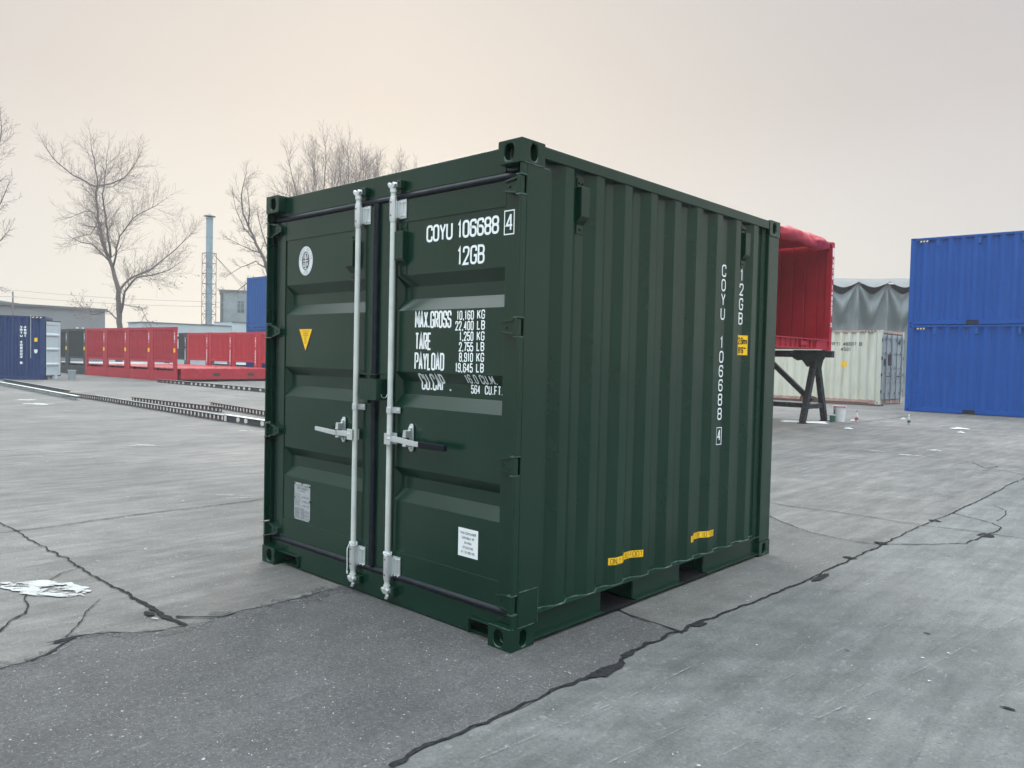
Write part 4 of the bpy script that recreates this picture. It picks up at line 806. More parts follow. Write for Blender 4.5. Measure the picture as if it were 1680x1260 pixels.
# ================================================================== OTHER CONTAINERS
def container(name, loc, rz, Lx, Wy, Hz, m, label, cat='shipping container', pitch=.28, pockets=(), group=None, endm=None, doors_end=None, raise_z=0, phase=.3, doorm=None, railm=None):
    """long side along local +x (face at y=0 looks to -y), end at x=0"""
    r = thing(name, (loc[0], loc[1], raise_z), label, cat, rz, group)
    rm = railm or m; mb = MB()
    for x0 in (0, Lx - .16):
        for y0 in (0, Wy - .16): mb.box(x0 + .002, x0 + .158, y0 + .002, y0 + .158, .119, Hz - .119)
    mb.build('corner_post', m, r)
    mb = MB()
    for y0 in (.004, Wy - .064): mb.box(.162, Lx - .162, y0, y0 + .06, Hz - .075, Hz - .006)
    for x0 in (.004, Lx - .064): mb.box(x0, x0 + .06, .162, Wy - .162, Hz - .115, Hz - .006)
    mb.build('top_rail', rm, r)
    mb = MB()
    for y0 in (.004, Wy - .05):
        xs = [.18]
        for p in pockets: xs += [p, p + .36]
        xs.append(Lx - .18)
        for a, b_ in zip(xs[::2], xs[1::2]): mb.box(a, b_, y0, y0 + .046, .02, .16)
        for a, b_ in zip(xs[1:-1:2], xs[2:-1:2]): mb.box(a - .001, b_ + .001, y0 + .002, y0 + .044, .145, .159)
    for x0 in (.004, Lx - .064): mb.box(x0, x0 + .06, .18, Wy - .18, .02, .16)
    mb.box(.065, Lx - .065, .0505, Wy - .0505, .022, .175)
    mb.build('bottom_rail', rm, r)
    mb = MB()
    for x, sx in ((0, -1), (Lx, 1)):
        for y, sy in ((0, -1), (Wy, 1)):
            for z in (0, Hz - .118):
                def Pf(u, v, w_, x=x, sx=sx, y=y, sy=sy, z=z): return (x - sx * u, y - sy * w_, z + v)
                def Ps(u, v, w_, x=x, sx=sx, y=y, sy=sy, z=z): return (x - sx * w_, y - sy * u, z + v)
                mb.plate(0, .178, 0, .118, .095, .06, .03, .04, Pf, .05, 12); mb.plate(0, .162, 0, .118, .085, .06, .028, .04, Ps, .05, 12)
                X_, Y_ = x - sx * .178, y - sy * .162; Z0, Z1 = z, z + .118
                mb.quad((x, y, Z1), (X_, y, Z1), (X_, Y_, Z1), (x, Y_, Z1)); mb.quad((x, y, Z0), (X_, y, Z0), (X_, Y_, Z0), (x, Y_, Z0)); mb.quad((X_, y, Z0), (X_, Y_, Z0), (X_, Y_, Z1), (X_, y, Z1)); mb.quad((x, Y_, Z0), (X_, Y_, Z0), (X_, Y_, Z1), (x, Y_, Z1))
    mb.build('corner_casting', m, r)
    pf, fx = corr(.16, Lx - .16, pitch, phase, .012, .072)
    mb = MB(); sheet(mb, pf, lambda u, d, z: (u, d, z), .16, Hz - .07); fr = mb.build('side_wall', m, r)
    mb = MB(); sheet(mb, pf, lambda u, d, z: (u, Wy - d, z), .16, Hz - .07); mb.build('side_wall', m, r)
    pe, _ = corr(.16, Wy - .16, .25, .3, .012, .05)
    for x, s in ((0, 1), (Lx, -1)):
        if (doors_end == 0 and x == 0) or (doors_end == 1 and x == Lx): continue
        mb = MB(); sheet(mb, pe, lambda u, d, z: (x + s * d, u, z), .155, Hz - .11); mb.build('end_wall', endm or m, r)
    mb = MB(); mb.box(.06, Lx - .06, .05, Wy - .05, Hz - .04, Hz - .028); mb.build('roof', m, r)
    return r, fr, fx
def hazard(parent, x0, F, w_=.30):
    mb = MB(); patch(mb, x0, x0 + w_, 0, .062, F, .004); hz = mb.build('hazard_stripe', BLK, parent, merge=False)
    mb = MB()
    for i in range(3):
        a = x0 + .04 + i * .09; mb.add([F(a, .006, .006), F(a + .045, .006, .006), F(a + .07, .056, .006), F(a + .025, .056, .006)], [(0, 1, 2, 3)])
    mb.build('hazard_mark', CREAMY, parent, merge=False)
CREAMY = mat('pale_yellow_mark', (.72, .70, .52), .5)
# blue stack on the right
BP = [(-5.445, 25.40, 0, 'bright blue container at the bottom of the stack on the right'), (-5.455, 25.43, 2.897, 'bright blue container on top of the stack on the right')]
for k, (x, y, z, lab) in enumerate(BP):
    r, fr, fx = container('shipping_container', (x, y), R(1.9), 6.058, 2.438, 2.896, BLUE, lab, pitch=.367, pockets=(1.72, 3.95), raise_z=z, phase=.50, group='bright blue containers stacked on the right')
    mb = MB()
    for vx in (.78, 1.98, 3.15, 4.4): 
        mb.box(vx, vx + .085, -.002, fx(vx) - .001, 2.60, 2.80); mb.add([(vx, -.002, 2.60), (vx + .085, -.002, 2.60), (vx + .085, .03, 2.56), (vx, .03, 2.56)], [(0, 1, 2, 3)])
    mb.build('ventilator', BLUED, fr, bevel=.004)
    hazard(r, .24, lambda u, v, e: (u, .003 - e, 2.745 + v))
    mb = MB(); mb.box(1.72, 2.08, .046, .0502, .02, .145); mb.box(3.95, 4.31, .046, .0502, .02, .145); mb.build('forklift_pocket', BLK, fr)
# white container
wc, fr, fx = container('shipping_container', (-7.35 + .098, 28.9 + 2.436), R(180 - 2.3), 12.19, 2.438, 2.896, CREAM, 'old cream white container with rust stains and grey doors behind the trestle', pitch=.33, doors_end=0, phase=.30, railm=CREAMR)
# (rotated by ~178 degrees: its local -y side faces away, so the +y side wall looks at the camera)
fwall = [c for c in C.objects if c.parent == wc and c.name.startswith('side_wall')][1]
def FW(u, v, e): return (u, 2.438 - fx(u) + e, v)
mb = MB()
def mtext(mb, s_, ul, ur, v0, v1, th, step=.05):   # local x runs leftwards here
    text(mb, s_, 0, ul - ur, v0, v1, th, lambda u, v, e: FW(ul - u, v, e + .004), gap=.55, step=step)
mtext(mb, 'VRTI', 2.04, 1.62, 2.28, 2.42, .022); mtext(mb, '480017', 1.50, .98, 2.28, 2.42, .022); mtext(mb, '8', .86, .76, 2.28, 2.42, .022); mb.build('identification_lettering', BLK, fwall, merge=False); mb = MB(); mtext(mb, '45G1', 1.58, 1.18, 2.07, 2.21, .022); mb.build('identification_lettering', BLK, fwall, merge=False)
mb = MB(); patch(mb, 1.33, 1.54, 1.44, 1.66, FW, .006, 8); mb.build('yellow_sticker', YEL, fwall, merge=False)
def FWt(u, v, e): return (u, 2.438 + e, v)
mb = MB(); patch(mb, .25, .75, 2.822, 2.875, FWt, .003); mb.build('hazard_stripe', BLK, wc, merge=False)
mb = MB()
for i in range(4): a = .27 + i * .12; mb.add([FWt(a, 2.825, .005), FWt(a + .05, 2.825, .005), FWt(a + .1, 2.872, .005), FWt(a + .05, 2.872, .005)], [(0, 1, 2, 3)])
mb.build('hazard_mark', CREAMY, wc, merge=False)
for k, (y0, y1) in enumerate(((.09, 1.205), (1.225, 2.34))):
    d = bpy.data.objects.new('door', None); C.objects.link(d); d.parent = wc
    mb = MB(); mb.box(-.0, .03, y0, y1, .19, 2.74)
    for z in (.19, .85, 1.42, 1.98, 2.60): mb.box(-.022, -.0005, y0, y1, z, z + .10)
    for y in (y0, y1 - .08): mb.box(-.022, -.0005, y, y + .08, .29, 2.60)
    mb.build('door_panel', DOORGREY, d, bevel=.006)
    for yy in (y0 + .3, y1 - .3):
        mb = MB(); mb.tube([(-.05, yy, .05), (-.05, yy, 2.80)], .02, 8)
        for z in (.4, 1.2, 2.0, 2.5): mb.box(-.062, -.02, yy - .05, yy + .05, z, z + .06)
        mb.build('locking_bar', BEAMG, d)
    mb = MB()
    for z in (.45, 1.1, 1.75, 2.45):
        ya = y0 - .06 if k == 0 else y1 + .0; mb.box(-.03, .02, ya, ya + .06, z, z + .12)
    mb.build('hinge', DGREY, d)
    mb = MB(); mb.box(-.07, -.045, y0 + .35, y1 - .3, 1.08, 1.12); mb.build('handle', DGREY, d)
mb = MB(); mb.box(-.026, -.0225, 1.33, 1.72, 1.52, 1.95); mb.build('rusty_patch', RUST, wc); mb = MB(); mb.box(-.026, -.0225, 2.0, 2.2, 1.5, 1.78); mb.build('data_plate', DGREY, wc)
mb = MB(); blob(mb, 0, 0, .11, .09, 0, 4, 14, .6); mb.v = [(-.028, .6 + x, 2.45 + y) for x, y, z in mb.v]; mb.build('black_mark', BLK, wc, merge=False)
# navy container on the far left with one door open
nv, fr, fx = container('shipping_container', (-37.22, 8.68), R(-113.4 + 180), 12.19, 2.438, 2.896, NAVY, 'navy blue container at the far left with one pale door standing open', pitch=.28, phase=.3)
nv.location = (-37.22 - 12.19 * math.cos(R(66.6)), 8.68 - 12.19 * math.sin(R(66.6)), 0)
def FN(u, v, e): return (12.19 - u, -e - .001, v)
mb = MB(); patch(mb, .10, .62, 2.80, 2.87, FN, .004); mb.build('hazard_stripe', BLK, nv, merge=False)
mb = MB()
for i in range(3): a = .16 + i * .15; mb.add([FN(a, 2.81, .008), FN(a + .07, 2.81, .008), FN(a + .02, 2.865, .008), FN(a - .05, 2.865, .008)], [(0, 1, 2, 3)])
mb.build('hazard_mark', CREAMY, nv, merge=False)
mb = MB(); FNt = lambda u, v, e: (u, -e, v)
vtext(mb, 'VRTU 408002 5', 12.19 - .93, 2.44, .135, .10, .11, .030, FNt, eps0=.01); vtext(mb, '45G1', 12.19 - .78, 2.44, .135, .10, .11, .030, FNt, eps0=.01); mb.build('identification_lettering', WHITE, nv, merge=False)
mb = MB(); patch(mb, .30, .42, 1.73, 1.91, FN, .01); mb.build('yellow_sticker', YEL, nv, merge=False)
mb = MB(); mb.add([FN(.30, 1.38, .01), FN(.43, 1.38, .01), FN(.43, 1.26, .01), FN(.365, 1.19, .01), FN(.30, 1.26, .01)], [(0, 1, 2, 3, 4)]); mb.build('shield_sticker', STICK, nv, merge=False)
mb = MB(); mb.tube([(12.19 - .56, -.03, .98), (12.19 - .56, -.03, 2.93)], .010, 6); mb.build('upright_rod', GALV, nv)
ang = R(133 - 66.6); dd = bpy.data.objects.new('door', None); C.objects.link(dd); dd.parent = nv; dd.location = (12.19, 0.0, 0); dd.rotation_euler = (0, 0, ang); dd['label'] = 'open door showing its pale grey inner face'
mb = MB(); mb.box(0, 1.17, 0, .03, .15, 2.72); mb.box(0, 1.17, -.03, -.0005, .15, .20); mb.box(0, 1.17, -.03, -.0005, 2.67, 2.72); mb.box(1.145, 1.18, -.035, .04, .14, 2.73); mb.build('door_edge', DGREY, dd)
mb = MB(); z = .2
mb.box(.03, 1.14, -.034, -.0306, .2, 2.67); mb.box(.03, .98, -.05, -.0345, .20, .30); mb.box(.03, .98, -.05, -.0345, 2.52, 2.67)
for z in (.66, 1.36, 2.02): mb.prism([(-.034, z - .06), (-.075, z), (-.075, z + .06), (-.034, z + .12)], 'x', .03, .98)
mb.box(.98, 1.14, -.045, -.0345, .2, 2.67); mb.build('inner_panel', PALE, dd, bevel=.004)
# far blue stack left of the green container
for k, lab in enumerate(('blue container at the bottom behind the red flat racks beside the grey concrete building', 'blue container on top beside the grey concrete building')):
    r, fr, fx = container('shipping_container', (-37.30, 19.9), R(90), 12.19, 2.438, 2.896, BLUED, lab, pitch=.27, phase=.32, raise_z=k * 2.9, group='blue containers stacked behind the flat racks')
# red open-sided container on a trestle
RZ0 = 1.86
rc = thing('open_side_container', (-4.93, 11.24, RZ0), 'red open sided container with rolled red tarp resting on dark trestles', 'shipping container', 0)
hh = 2.75; Lr = 6.06; Wr = 2.438
mb = MB()
for y in (0, Lr - .16): 
    mb.box(-.14, -.002, y + .002, y + .158, .119, hh - .119); mb.box(-Wr + .002, -Wr + .158, y + .002, y + .158, .119, hh - .119)
mb.build('corner_post', RED, rc, bevel=.004)
mb = MB()
for y, sy in ((0, -1), (Lr, 1)):
    for x, sx in ((0, 1), (-Wr, -1)):
        for z in (0, hh - .118):
            y0, y1 = sorted((y, y - sy * .178)); x0, x1 = sorted((x, x - sx * .162)); mb.box(x0, x1, y0, y1, z, z + .118)
mb.build('corner_casting', RED, rc, bevel=.006)
mb = MB(); mb.box(-.06, -.004, .178, Lr - .178, .245, .275); mb.box(-.06, -.004, .178, Lr - .178, .02, .05)
for k in range(20):
    y = .3 + k * .28
    if y + .03 < Lr - .9: mb.box(-.05, -.02, y, y + .02, .0505, .2445)
mb.box(-.05, -.03, Lr - .9, Lr - .2, .0505, .2445); mb.box(-.028, -.006, Lr - 1.9, Lr - 1.55, .10, .20)
mb.build('bottom_rail', RED, rc, bevel=.002)
mb = MB(); mb.box(-Wr + .05, -.065, .05, Lr - .05, .03, .25); mb.build('floor', RED, rc)
pf, _ = corr(-Wr + .1, -.14, .33, -.40, 0, .035, flat=.80, slope=.05)
mb = MB(); sheet(mb, pf, lambda u, d, z: (u, Lr - .10 + d, z), .25, hh - .03); mb.build('end_wall', RED, rc)
pf, _ = corr(-Wr + .1, -.14, .28, -.3, 0, .035)
mb = MB(); sheet(mb, pf, lambda u, d, z: (u, .06 + d, z), .12, hh - .1); mb.build('end_wall', RED, rc)
pf, _ = corr(.16, Lr - .16, .28, .3, 0, .04)
mb = MB(); sheet(mb, pf, lambda u, d, z: (-Wr + .03 + d, u, z), .12, hh - .021); mb.build('side_wall', RED, rc)
mb = MB(); mb.box(-Wr + .01, -.01, .16, Lr - .16, hh - .06, hh - .02)
mb.build('roof', RED, rc)
# rolled tarp along the top rail with folds
mb = MB(); nu, nv_ = 60, 22
for i in range(nu + 1):
    y = 2.75 + (Lr - 2.87) * i / nu; tt = i / nu; env = min(1, (1 - tt) * 5 + .10) * min(1, tt * 6 + .1)
    for j in range(nv_):
        a = 2 * math.pi * j / nv_; q = noise.noise(Vector((y * 1.6, math.cos(a) * 1.2, math.sin(a) * 1.2))) + .5 * noise.noise(Vector((y * 4.5, math.cos(a) * 2, math.sin(a) * 2)))
        rr = (.125 + .045 * q) * (.35 + .65 * env)
        mb.v.append((-.10 + rr * 1.1 * math.cos(a), y, hh - .105 + rr * 1.2 * math.sin(a) + .01 * env))
for i in range(nu):
    for j in range(nv_): mb.f.append((i * nv_ + j, i * nv_ + (j + 1) % nv_, (i + 1) * nv_ + (j + 1) % nv_, (i + 1) * nv_ + j))
mb.build('rolled_tarp', REDT, rc, smooth=True)
mb = MB(); vtext(mb, 'VRTU 140027 3', Lr - .08, hh - .42, .135, .085, .11, .028, lambda u, v, e: (e + .002, u, v)); mb.build('identification_lettering', WHITE, rc, merge=False)
mb = MB(); patch(mb, Lr - .14, Lr - .03, hh - .36, hh - .14, lambda u, v, e: (e, u, v), .004); mb.build('white_sticker', STICK, rc, merge=False)
# trestle
def beam_between(mb, a, b_, w_, h):
    a = Vector(a); b_ = Vector(b_); d = (b_ - a).normalized(); s = d.cross(Vector((0, 0, 1))); s = s.normalized() if s.length > .05 else Vector((1, 0, 0)); u = s.cross(d).normalized()
    vs = []
    for p in (a, b_):
        for i, j in ((-1, -1), (1, -1), (1, 1), (-1, 1)): vs.append(p + s * i * w_ / 2 + u * j * h / 2)
    mb.add(vs, [(0, 3, 2, 1), (4, 5, 6, 7), (0, 1, 5, 4), (1, 2, 6, 5), (2, 3, 7, 6), (3, 0, 4, 7)])
def trestle(y, label):
    t = thing('timber_trestle', (-4.93, y, 0), label, 'trestle', 0, 'trestles under the red container')
    mb = MB(); beam_between(mb, (.06, 0, 1.77), (-2.7, 0, 1.77), .20, .17); mb.build('top_beam', TIMBER, t, bevel=.008)
    for x in (-.38, -2.3):
        for dy in (-1, 1):
            mb = MB(); beam_between(mb, (x, dy * .06, 1.68), (x, dy * .72, .02), .13, .16); beam_between(mb, (x - .1, dy * .72, .012), (x + .1, dy * .72, .012), .2, .022); mb.build('leg', TIMBER, t, bevel=.006)
        mb = MB(); beam_between(mb, (x, -.52, .42), (x, .52, .42), .09, .12); mb.build('crossbar', TIMBER, t, bevel=.006)
    mb = MB(); beam_between(mb, (-.45, .42, .40), (-2.3, .42, .40), .10, .13); mb.build('crossbar', TIMBER, t, bevel=.006)
    mb = MB(); beam_between(mb, (-.50, .10, .55), (-1.75, .10, 1.66), .11, .13); mb.build('brace', TIMBER, t, bevel=.006)
    return t
trestle(17.28, 'dark paint spattered trestle with green cloth over its beam end'); trestle(11.7, 'dark trestle under the hidden end of the red container')
mb = MB(); nx, ny = 26, 16
for i in range(nx + 1):
    for j in range(ny + 1):
        u = -.92 + .84 * i / nx; s_ = j / ny; w_ = noise.noise(Vector((u * 6, s_ * 2, 1))); dz = s_ * (.34 + .22 * noise.noise(Vector((u * 5, 0, 5))) - .9 * max(0, abs(u + .50) - .22)) + .55 * s_ ** 3 * max(0, 1 - abs((u + .20) / .07))
        mb.v.append((-4.93 + u, 17.155 - .02 - .05 * abs(w_) - .03 * s_, 1.868 - dz))
for i in range(nx):
    for j in range(ny): a = i * (ny + 1) + j; mb.f.append((a, a + 1, a + ny + 2, a + ny + 1))
cl = mb.build('draped_cloth', CLOTH, smooth=True, merge=False, solid=.012); tag(cl, 'crumpled dark green cloth hanging over the trestle beam under the red container', 'cloth')
# tarp shelter behind
tA = Vector((-12.667, 37.736, 0)); tB = Vector((-9.773, 40.428, 0)); tu = (tB - tA).normalized(); tn = Vector((tu.y, -tu.x, 0))
ts = thing('tarp_shelter', (tA.x, tA.y, 0), 'large grey tarpaulin shelter with scalloped edge behind the cream container', 'tarp shelter', math.atan2(tu.y, tu.x))
SP = 1.57; off = 1.30; ZT = 5.78
def peakd(u): q = (u - off) / SP; return q - math.floor(q)
mb = MB(); n1, n2 = 190, 44; u0, u1 = -3.4, 6.4
def sag(f): return 1 - abs(2 * f - 1) ** 1.6
for i in range(n1 + 1):
    u = u0 + (u1 - u0) * i / n1; f = peakd(u); k_ = math.floor((u - off) / SP); dpk = min(f, 1 - f) * SP; sg = 1 if f < .5 else -1
    ztop = ZT + .02 * u - .62 * sag(f) - .02
    for j in range(n2 + 1):
        s_ = j / n2; z = ztop * (1 - s_) + .0; dep = max(.05, ZT - z); an = math.atan2(dpk * 1.35, dep); D_ = .20 * math.cos(an * 11 + k_ * .9) * math.exp(-an * .9) * min(1, dep / .8) + .16 * noise.noise(Vector((u * .9, z * .5, 3))) + .05 * noise.noise(Vector((u * 3.2, z * 1.2, 8)))
        D_ -= .30 * sag(f) * math.exp(-((dep - 2.3) / .55) ** 2) * .6
        mb.v.append((u, -D_ - .0, z))
for i in range(n1):
    for j in range(n2): a = i * (n2 + 1) + j; mb.f.append((a, a + 1, a + n2 + 2, a + n2 + 1))
mb.build('side_curtain', TARP, ts, smooth=True, merge=False)
mb = MB(); n2 = 14
for i in range(n1 + 1):
    u = u0 + (u1 - u0) * i / n1; f = peakd(u)
    for j in range(n2 + 1):
        s_ = j / n2
        z = ZT + .02 * u - .30 * sag(f) * max(0, 1 - s_ * 3) ** 2 + .30 * math.sin(min(1, s_ * 2.5) * math.pi * .5) + .05 * math.sin(u * 1.7 + .6) * s_; mb.v.append((u, -.22 + s_ * 4.0, z))
for i in range(n1):
    for j in range(n2): a = i * (n2 + 1) + j; mb.f.append((a, a + 1, a + n2 + 2, a + n2 + 1))
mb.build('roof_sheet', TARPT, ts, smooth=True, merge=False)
mb = MB(); mb.quad((u0, .5, 0), (u1, .5, 0), (u1, .5, ZT), (u0, .5, ZT)); mb.build('interior_shade_sheet', TARPSHADE, ts)  # added sheet, its colour paints the dark interior seen under the scallops
# ------------------------------------------------------------------ flat racks
def flat_rack(name, m, deckm, label, group, txt='45P1', far='VRTI 206601 5'):
    r = thing(name, (0, 0, 0), label, 'flat rack', 0, group); Lf, Wf, Hf = 6.06, 2.438, 2.591
    mb = MB()
    for x in (0, Wf - .12): mb.box(x, x + .12, .25, Lf - .25, .12, .60)
    for k in range(6): mb.box(.121, Wf - .121, .4 + k * 1.0, .5 + k * 1.0, .30, .595)
    mb.build('side_beam', m, r)
    mb = MB()
    for k in range(8): mb.box(.02 + k * .30, .02 + k * .30 + .292, .05, Lf - .05, .602, .64)
    mb.build('deck', deckm, r)
    mb = MB()
    for y0 in (1.9, 3.8):
        for x in (-.003, Wf - .0): mb.box(x, x + .003, y0, y0 + .36, .27, .42)
    mb.build('forklift_pocket', DGREY, r)
    for y, s in ((0, 1), (Lf, -1)):
        ef = bpy.data.objects.new('end_frame', None); C.objects.link(ef); ef.parent = r
        def yy(a, b_): return sorted((y + s * a, y + s * b_))
        mb = MB()
        for x in (0, Wf - .27): mb.box(x, x + .27, *yy(.0, .085), .0, Hf)
        mb.build('corner_post', m, ef, bevel=.01)
        pf, fx = corr(.27, Wf - .27, .135, .4, .015, .05); mb = MB(); sheet(mb, pf, lambda u, d, z: (u, y + s * d, z), 1.0, Hf - .14); sheet(mb, pf, lambda u, d, z: (u, y + s * (d + .02), z), 1.0, Hf - .14); mb.build('end_panel', m, ef)
        mb = MB(); mb.box(.27, Wf - .27, *yy(.008, .078), Hf - .15, Hf - .01); mb.box(.27, Wf - .27, *yy(.008, .078), .90, 1.01); mb.box(.27, Wf - .27, *yy(.008, .078), .0, .50); mb.build('end_rail', m, ef, bevel=.006)
        mb = MB()
        if s == 1: vtext(mb, txt, Wf - .135, 2.33, .135, .085, .11, .03, lambda u, v, e: (u, -e - .004, v)); mb.build('side_lettering', WHITE, ef, merge=False); mb = MB(); vtext(mb, 'VR 2066', Wf - .15, 2.33, .11, .05, .09, .02, lambda u, v, e: (Wf + e + .004, .17 - (u - Wf + .23) , v))
        else: vtext(mb, far, Wf - .135, 2.30, .145, .085, .12, .03, lambda u, v, e: (u, Lf - .085 - e - .004, v))
        mb.build('lettering', WHITE, ef, merge=False)
        if s == 1: mb = MB(); mb.box(Wf - .23, Wf - .06, -.006, -.002, 1.38, 1.57); mb.build('yellow_sticker', YEL, ef)
    return r
uA = Vector((-33.698, 13.011)); ua = Vector((math.cos(3.166), math.sin(3.166)))
red0 = flat_rack('flat_rack', RACKRED, REDDECK, '', 'red flat racks in a row'); dark0 = flat_rack('flat_rack', DGREY, DOORGREY, '', 'dark flat racks in a row')
labs = ['red flat rack nearest the green container, fourth of its row', 'red flat rack third in the row, between two other red ones', 'red flat rack second in the row from the dark ones', 'red flat rack next to the dark flat racks']
usedr = usedd = False
for k in range(6):
    q = uA + ua * (k * 2.75 + 2.438)
    if k < 4: o = red0 if k == 0 else copy_tree(red0); o['label'] = labs[k]
    else: o = dark0 if k == 4 else copy_tree(dark0); o['label'] = ['dark grey flat rack beside the red ones', 'dark grey flat rack partly behind the open navy door'][k - 4]
    o.location = (q.x, q.y, .0); o.rotation_euler = (0, 0, R(1.374 + 3.0))
for k in range(5):
    o = copy_tree(dark0); o['label'] = ['dark flat rack in the back row behind the nearest red rack', 'dark flat rack in the back row, seen through the first gap between red racks', 'dark flat rack in the back row behind the middle red rack ends', 'dark flat rack in the back row seen left of the red rack ends', 'dark flat rack at the far end of the back row'][k]
    q = Vector((-38.6, 24.2)) + ua * (k * 2.78 + 2.438); o.location = (q.x, q.y, -.05); o.rotation_euler = (0, 0, R(3)); o['group'] = 'dark flat racks in the back row'
# ------------------------------------------------------------------ perforated beams on the ground
def perf_beam(x0, y0, x1, y1, label, m=BEAMR, h=.135, cell=.17, solid_every=0, topm=None, holes=(0, 1)):
    a = Vector((x0, y0)); b_ = Vector((x1, y1)); Lb = (b_ - a).length; r = thing('perforated_beam', (x0, y0, 0), label, 'steel beam', math.atan2(b_.y - a.y, b_.x - a.x), 'perforated beams lying on the yard')
    mb = MB(); n = int(Lb / cell); c = Lb / n
    for i in range(n):
        def P(u, v, w_): return (u, -w_ if False else w_, v)
        if holes[0] <= (i + .5) / n <= holes[1] and not (solid_every and i % solid_every == 0):
            # open cell: plate ring without back face
            x_0, x_1 = i * c, (i + 1) * c; k0 = len(mb.f); mb.plate(x_0, x_1, .012, h - .012, (x_0 + x_1) / 2, h * .5, c * .24, h * .33, P, .008, 12); mb.f.pop()
        else: mb.quad((i * c, 0, .012), ((i + 1) * c, 0, .012), ((i + 1) * c, 0, h - .012), (i * c, 0, h - .012)); mb.quad((i * c, .008, .012), ((i + 1) * c, .008, .012), ((i + 1) * c, .008, h - .012), (i * c, .008, h - .012))
    mb.build('beam_web', m, r, merge=False)
    mb = MB(); mb.box(0, Lb, -.035, .06, h - .0115, h); mb.build('top_flange', topm or m, r); mb = MB(); mb.box(0, Lb, -.035, .06, .001, .0115); mb.build('bottom_flange', m, r)
    return r
perf_beam(-37.5, 5.97, -21.43, 4.93, 'long grey perforated beam lying nearest the navy container', BEAMG, .13, .20, 9, GALV)
perf_beam(-23.7, 5.33, -21.0, 5.43, 'short dark perforated beam just right of the long grey one', BEAMR, .13, .15)
perf_beam(-21.5, 5.42, -13.05, 5.08, 'long rusty perforated beam in the middle of the line', BEAMR, .14, .20, 0, BEAMG)
perf_beam(-13.05, 5.13, -9.6, 5.03, 'dark grey perforated beam running behind the green container', mat('dark_beam', (.035, .045, .052), .5), .15, .33, 3, GALV)
perf_beam(-20.2, 5.95, -15.4, 6.21, 'rusty perforated beam lying just behind the long rusty one', BEAMR, .14, .18)
perf_beam(-17.3, 6.85, -11.5, 6.20, 'rearmost rusty perforated beam with close oval holes', BEAMR, .14, .19)
perf_beam(-33.5, 13.0 - .8, -22.5, 12.0, 'dark perforated beam lying in front of the red flat racks', BEAMR, .16, .42, 7, BEAMG)
perf_beam(-35.4, 6.6, -25.0, 5.85, 'brown low beam behind the long grey one', mat('brown_beam', (.10, .09, .09), .6), .12, .9, 1, BEAMG)
# ------------------------------------------------------------------ buckets, bottles, litter
def bucket(x, y, s, label, cat='bucket', m=BUCKET, rimm=None, name='paint_bucket'):
    r = thing(name, (x, y, .004), label, cat)
    mb = MB(); mb.lathe([(0, 0), (.125 * s, 0), (.145 * s, .36 * s), (.140 * s, .36 * s), (.122 * s, .02 * s), (0, .02 * s)], n=28); mb.build('bucket_body', m, r, smooth=False)
    mb = MB(); mb.lathe([(.145 * s, .33 * s), (.155 * s, .335 * s), (.155 * s, .372 * s), (.138 * s, .372 * s), (.138 * s, .33 * s)], n=28); mb.build('bucket_rim', rimm or m, r)
    return r
bk = bucket(-4.95, 18.09, 1.12, 'large white paint bucket with green and red drips beside the trestle')
mb = MB()
for k, (a0, a1, z0, z1) in enumerate(((2.9, 3.7, .12, .30), (3.2, 3.45, .02, .13), (4.1, 4.35, .1, .33))):
    n = 8; vs = []
    for i in range(n + 1):
        a = a0 + (a1 - a0) * i / n
        for z in (z0 + .05 * noise.noise(Vector((a * 5, 0, k))), z1 + .05 * noise.noise(Vector((a * 5, 3, k)))): rr = 1.12 * (.125 + .02 * z / .4) + .003; vs.append((rr * math.cos(a), rr * math.sin(a), z))
    mb.add(vs, [(2 * i, 2 * i + 2, 2 * i + 3, 2 * i + 1) for i in range(n)])
mb.build('green_drips', PAINTG, bk, merge=False)
mb = MB(); vs = []
for i in range(11):
    a = 4.2 + 1.9 * i / 10
    for z in (.372 * 1.12 - .03 - .02 * abs(noise.noise(Vector((a * 6, 1, 1)))), .372 * 1.12 - .004): vs.append((.1755 * math.cos(a), .1755 * math.sin(a), z))
mb.add(vs, [(2 * i, 2 * i + 2, 2 * i + 3, 2 * i + 1) for i in range(10)]); mb.build('red_drips', PAINTR, bk, merge=False)
bucket(-5.02, 17.80, .52, 'small green paint can in front of the large white bucket', 'paint can', PAINTG, BUCKET, 'paint_can')
mb = MB()
def bottle(x, y, h, label, band, cap):
    r = thing('plastic_bottle', (x, y, .004), label, 'bottle'); s = h / .29
    mb = MB(); mb.lathe([(0, 0), (.036 * s, 0), (.042 * s, .012 * s), (.042 * s, .06 * s), (.039 * s, .075 * s), (.042 * s, .09 * s), (.042 * s, .16 * s), (.036 * s, .185 * s), (.022 * s, .225 * s), (.014 * s, .25 * s), (.014 * s, .265 * s)], n=18); mb.build('bottle_body', PET, r, smooth=True)
    mb = MB(); mb.lathe([(.0432 * s, .045 * s), (.0432 * s, .115 * s)], n=18); mb.build('bottle_label', band, r); mb = MB(); mb.lathe([(0, .29 * s), (.016 * s, .29 * s), (.017 * s, .263 * s), (0, .263 * s)], n=14); mb.build('bottle_cap', cap, r)
bottle(-4.66, 18.54, .29, 'clear plastic bottle with red label and red cap right of the paint bucket', PAINTR, PAINTR); bottle(-3.5, 19.0, .25, 'clear plastic bottle with dark label standing near the blue stack', DGREY, STICK)
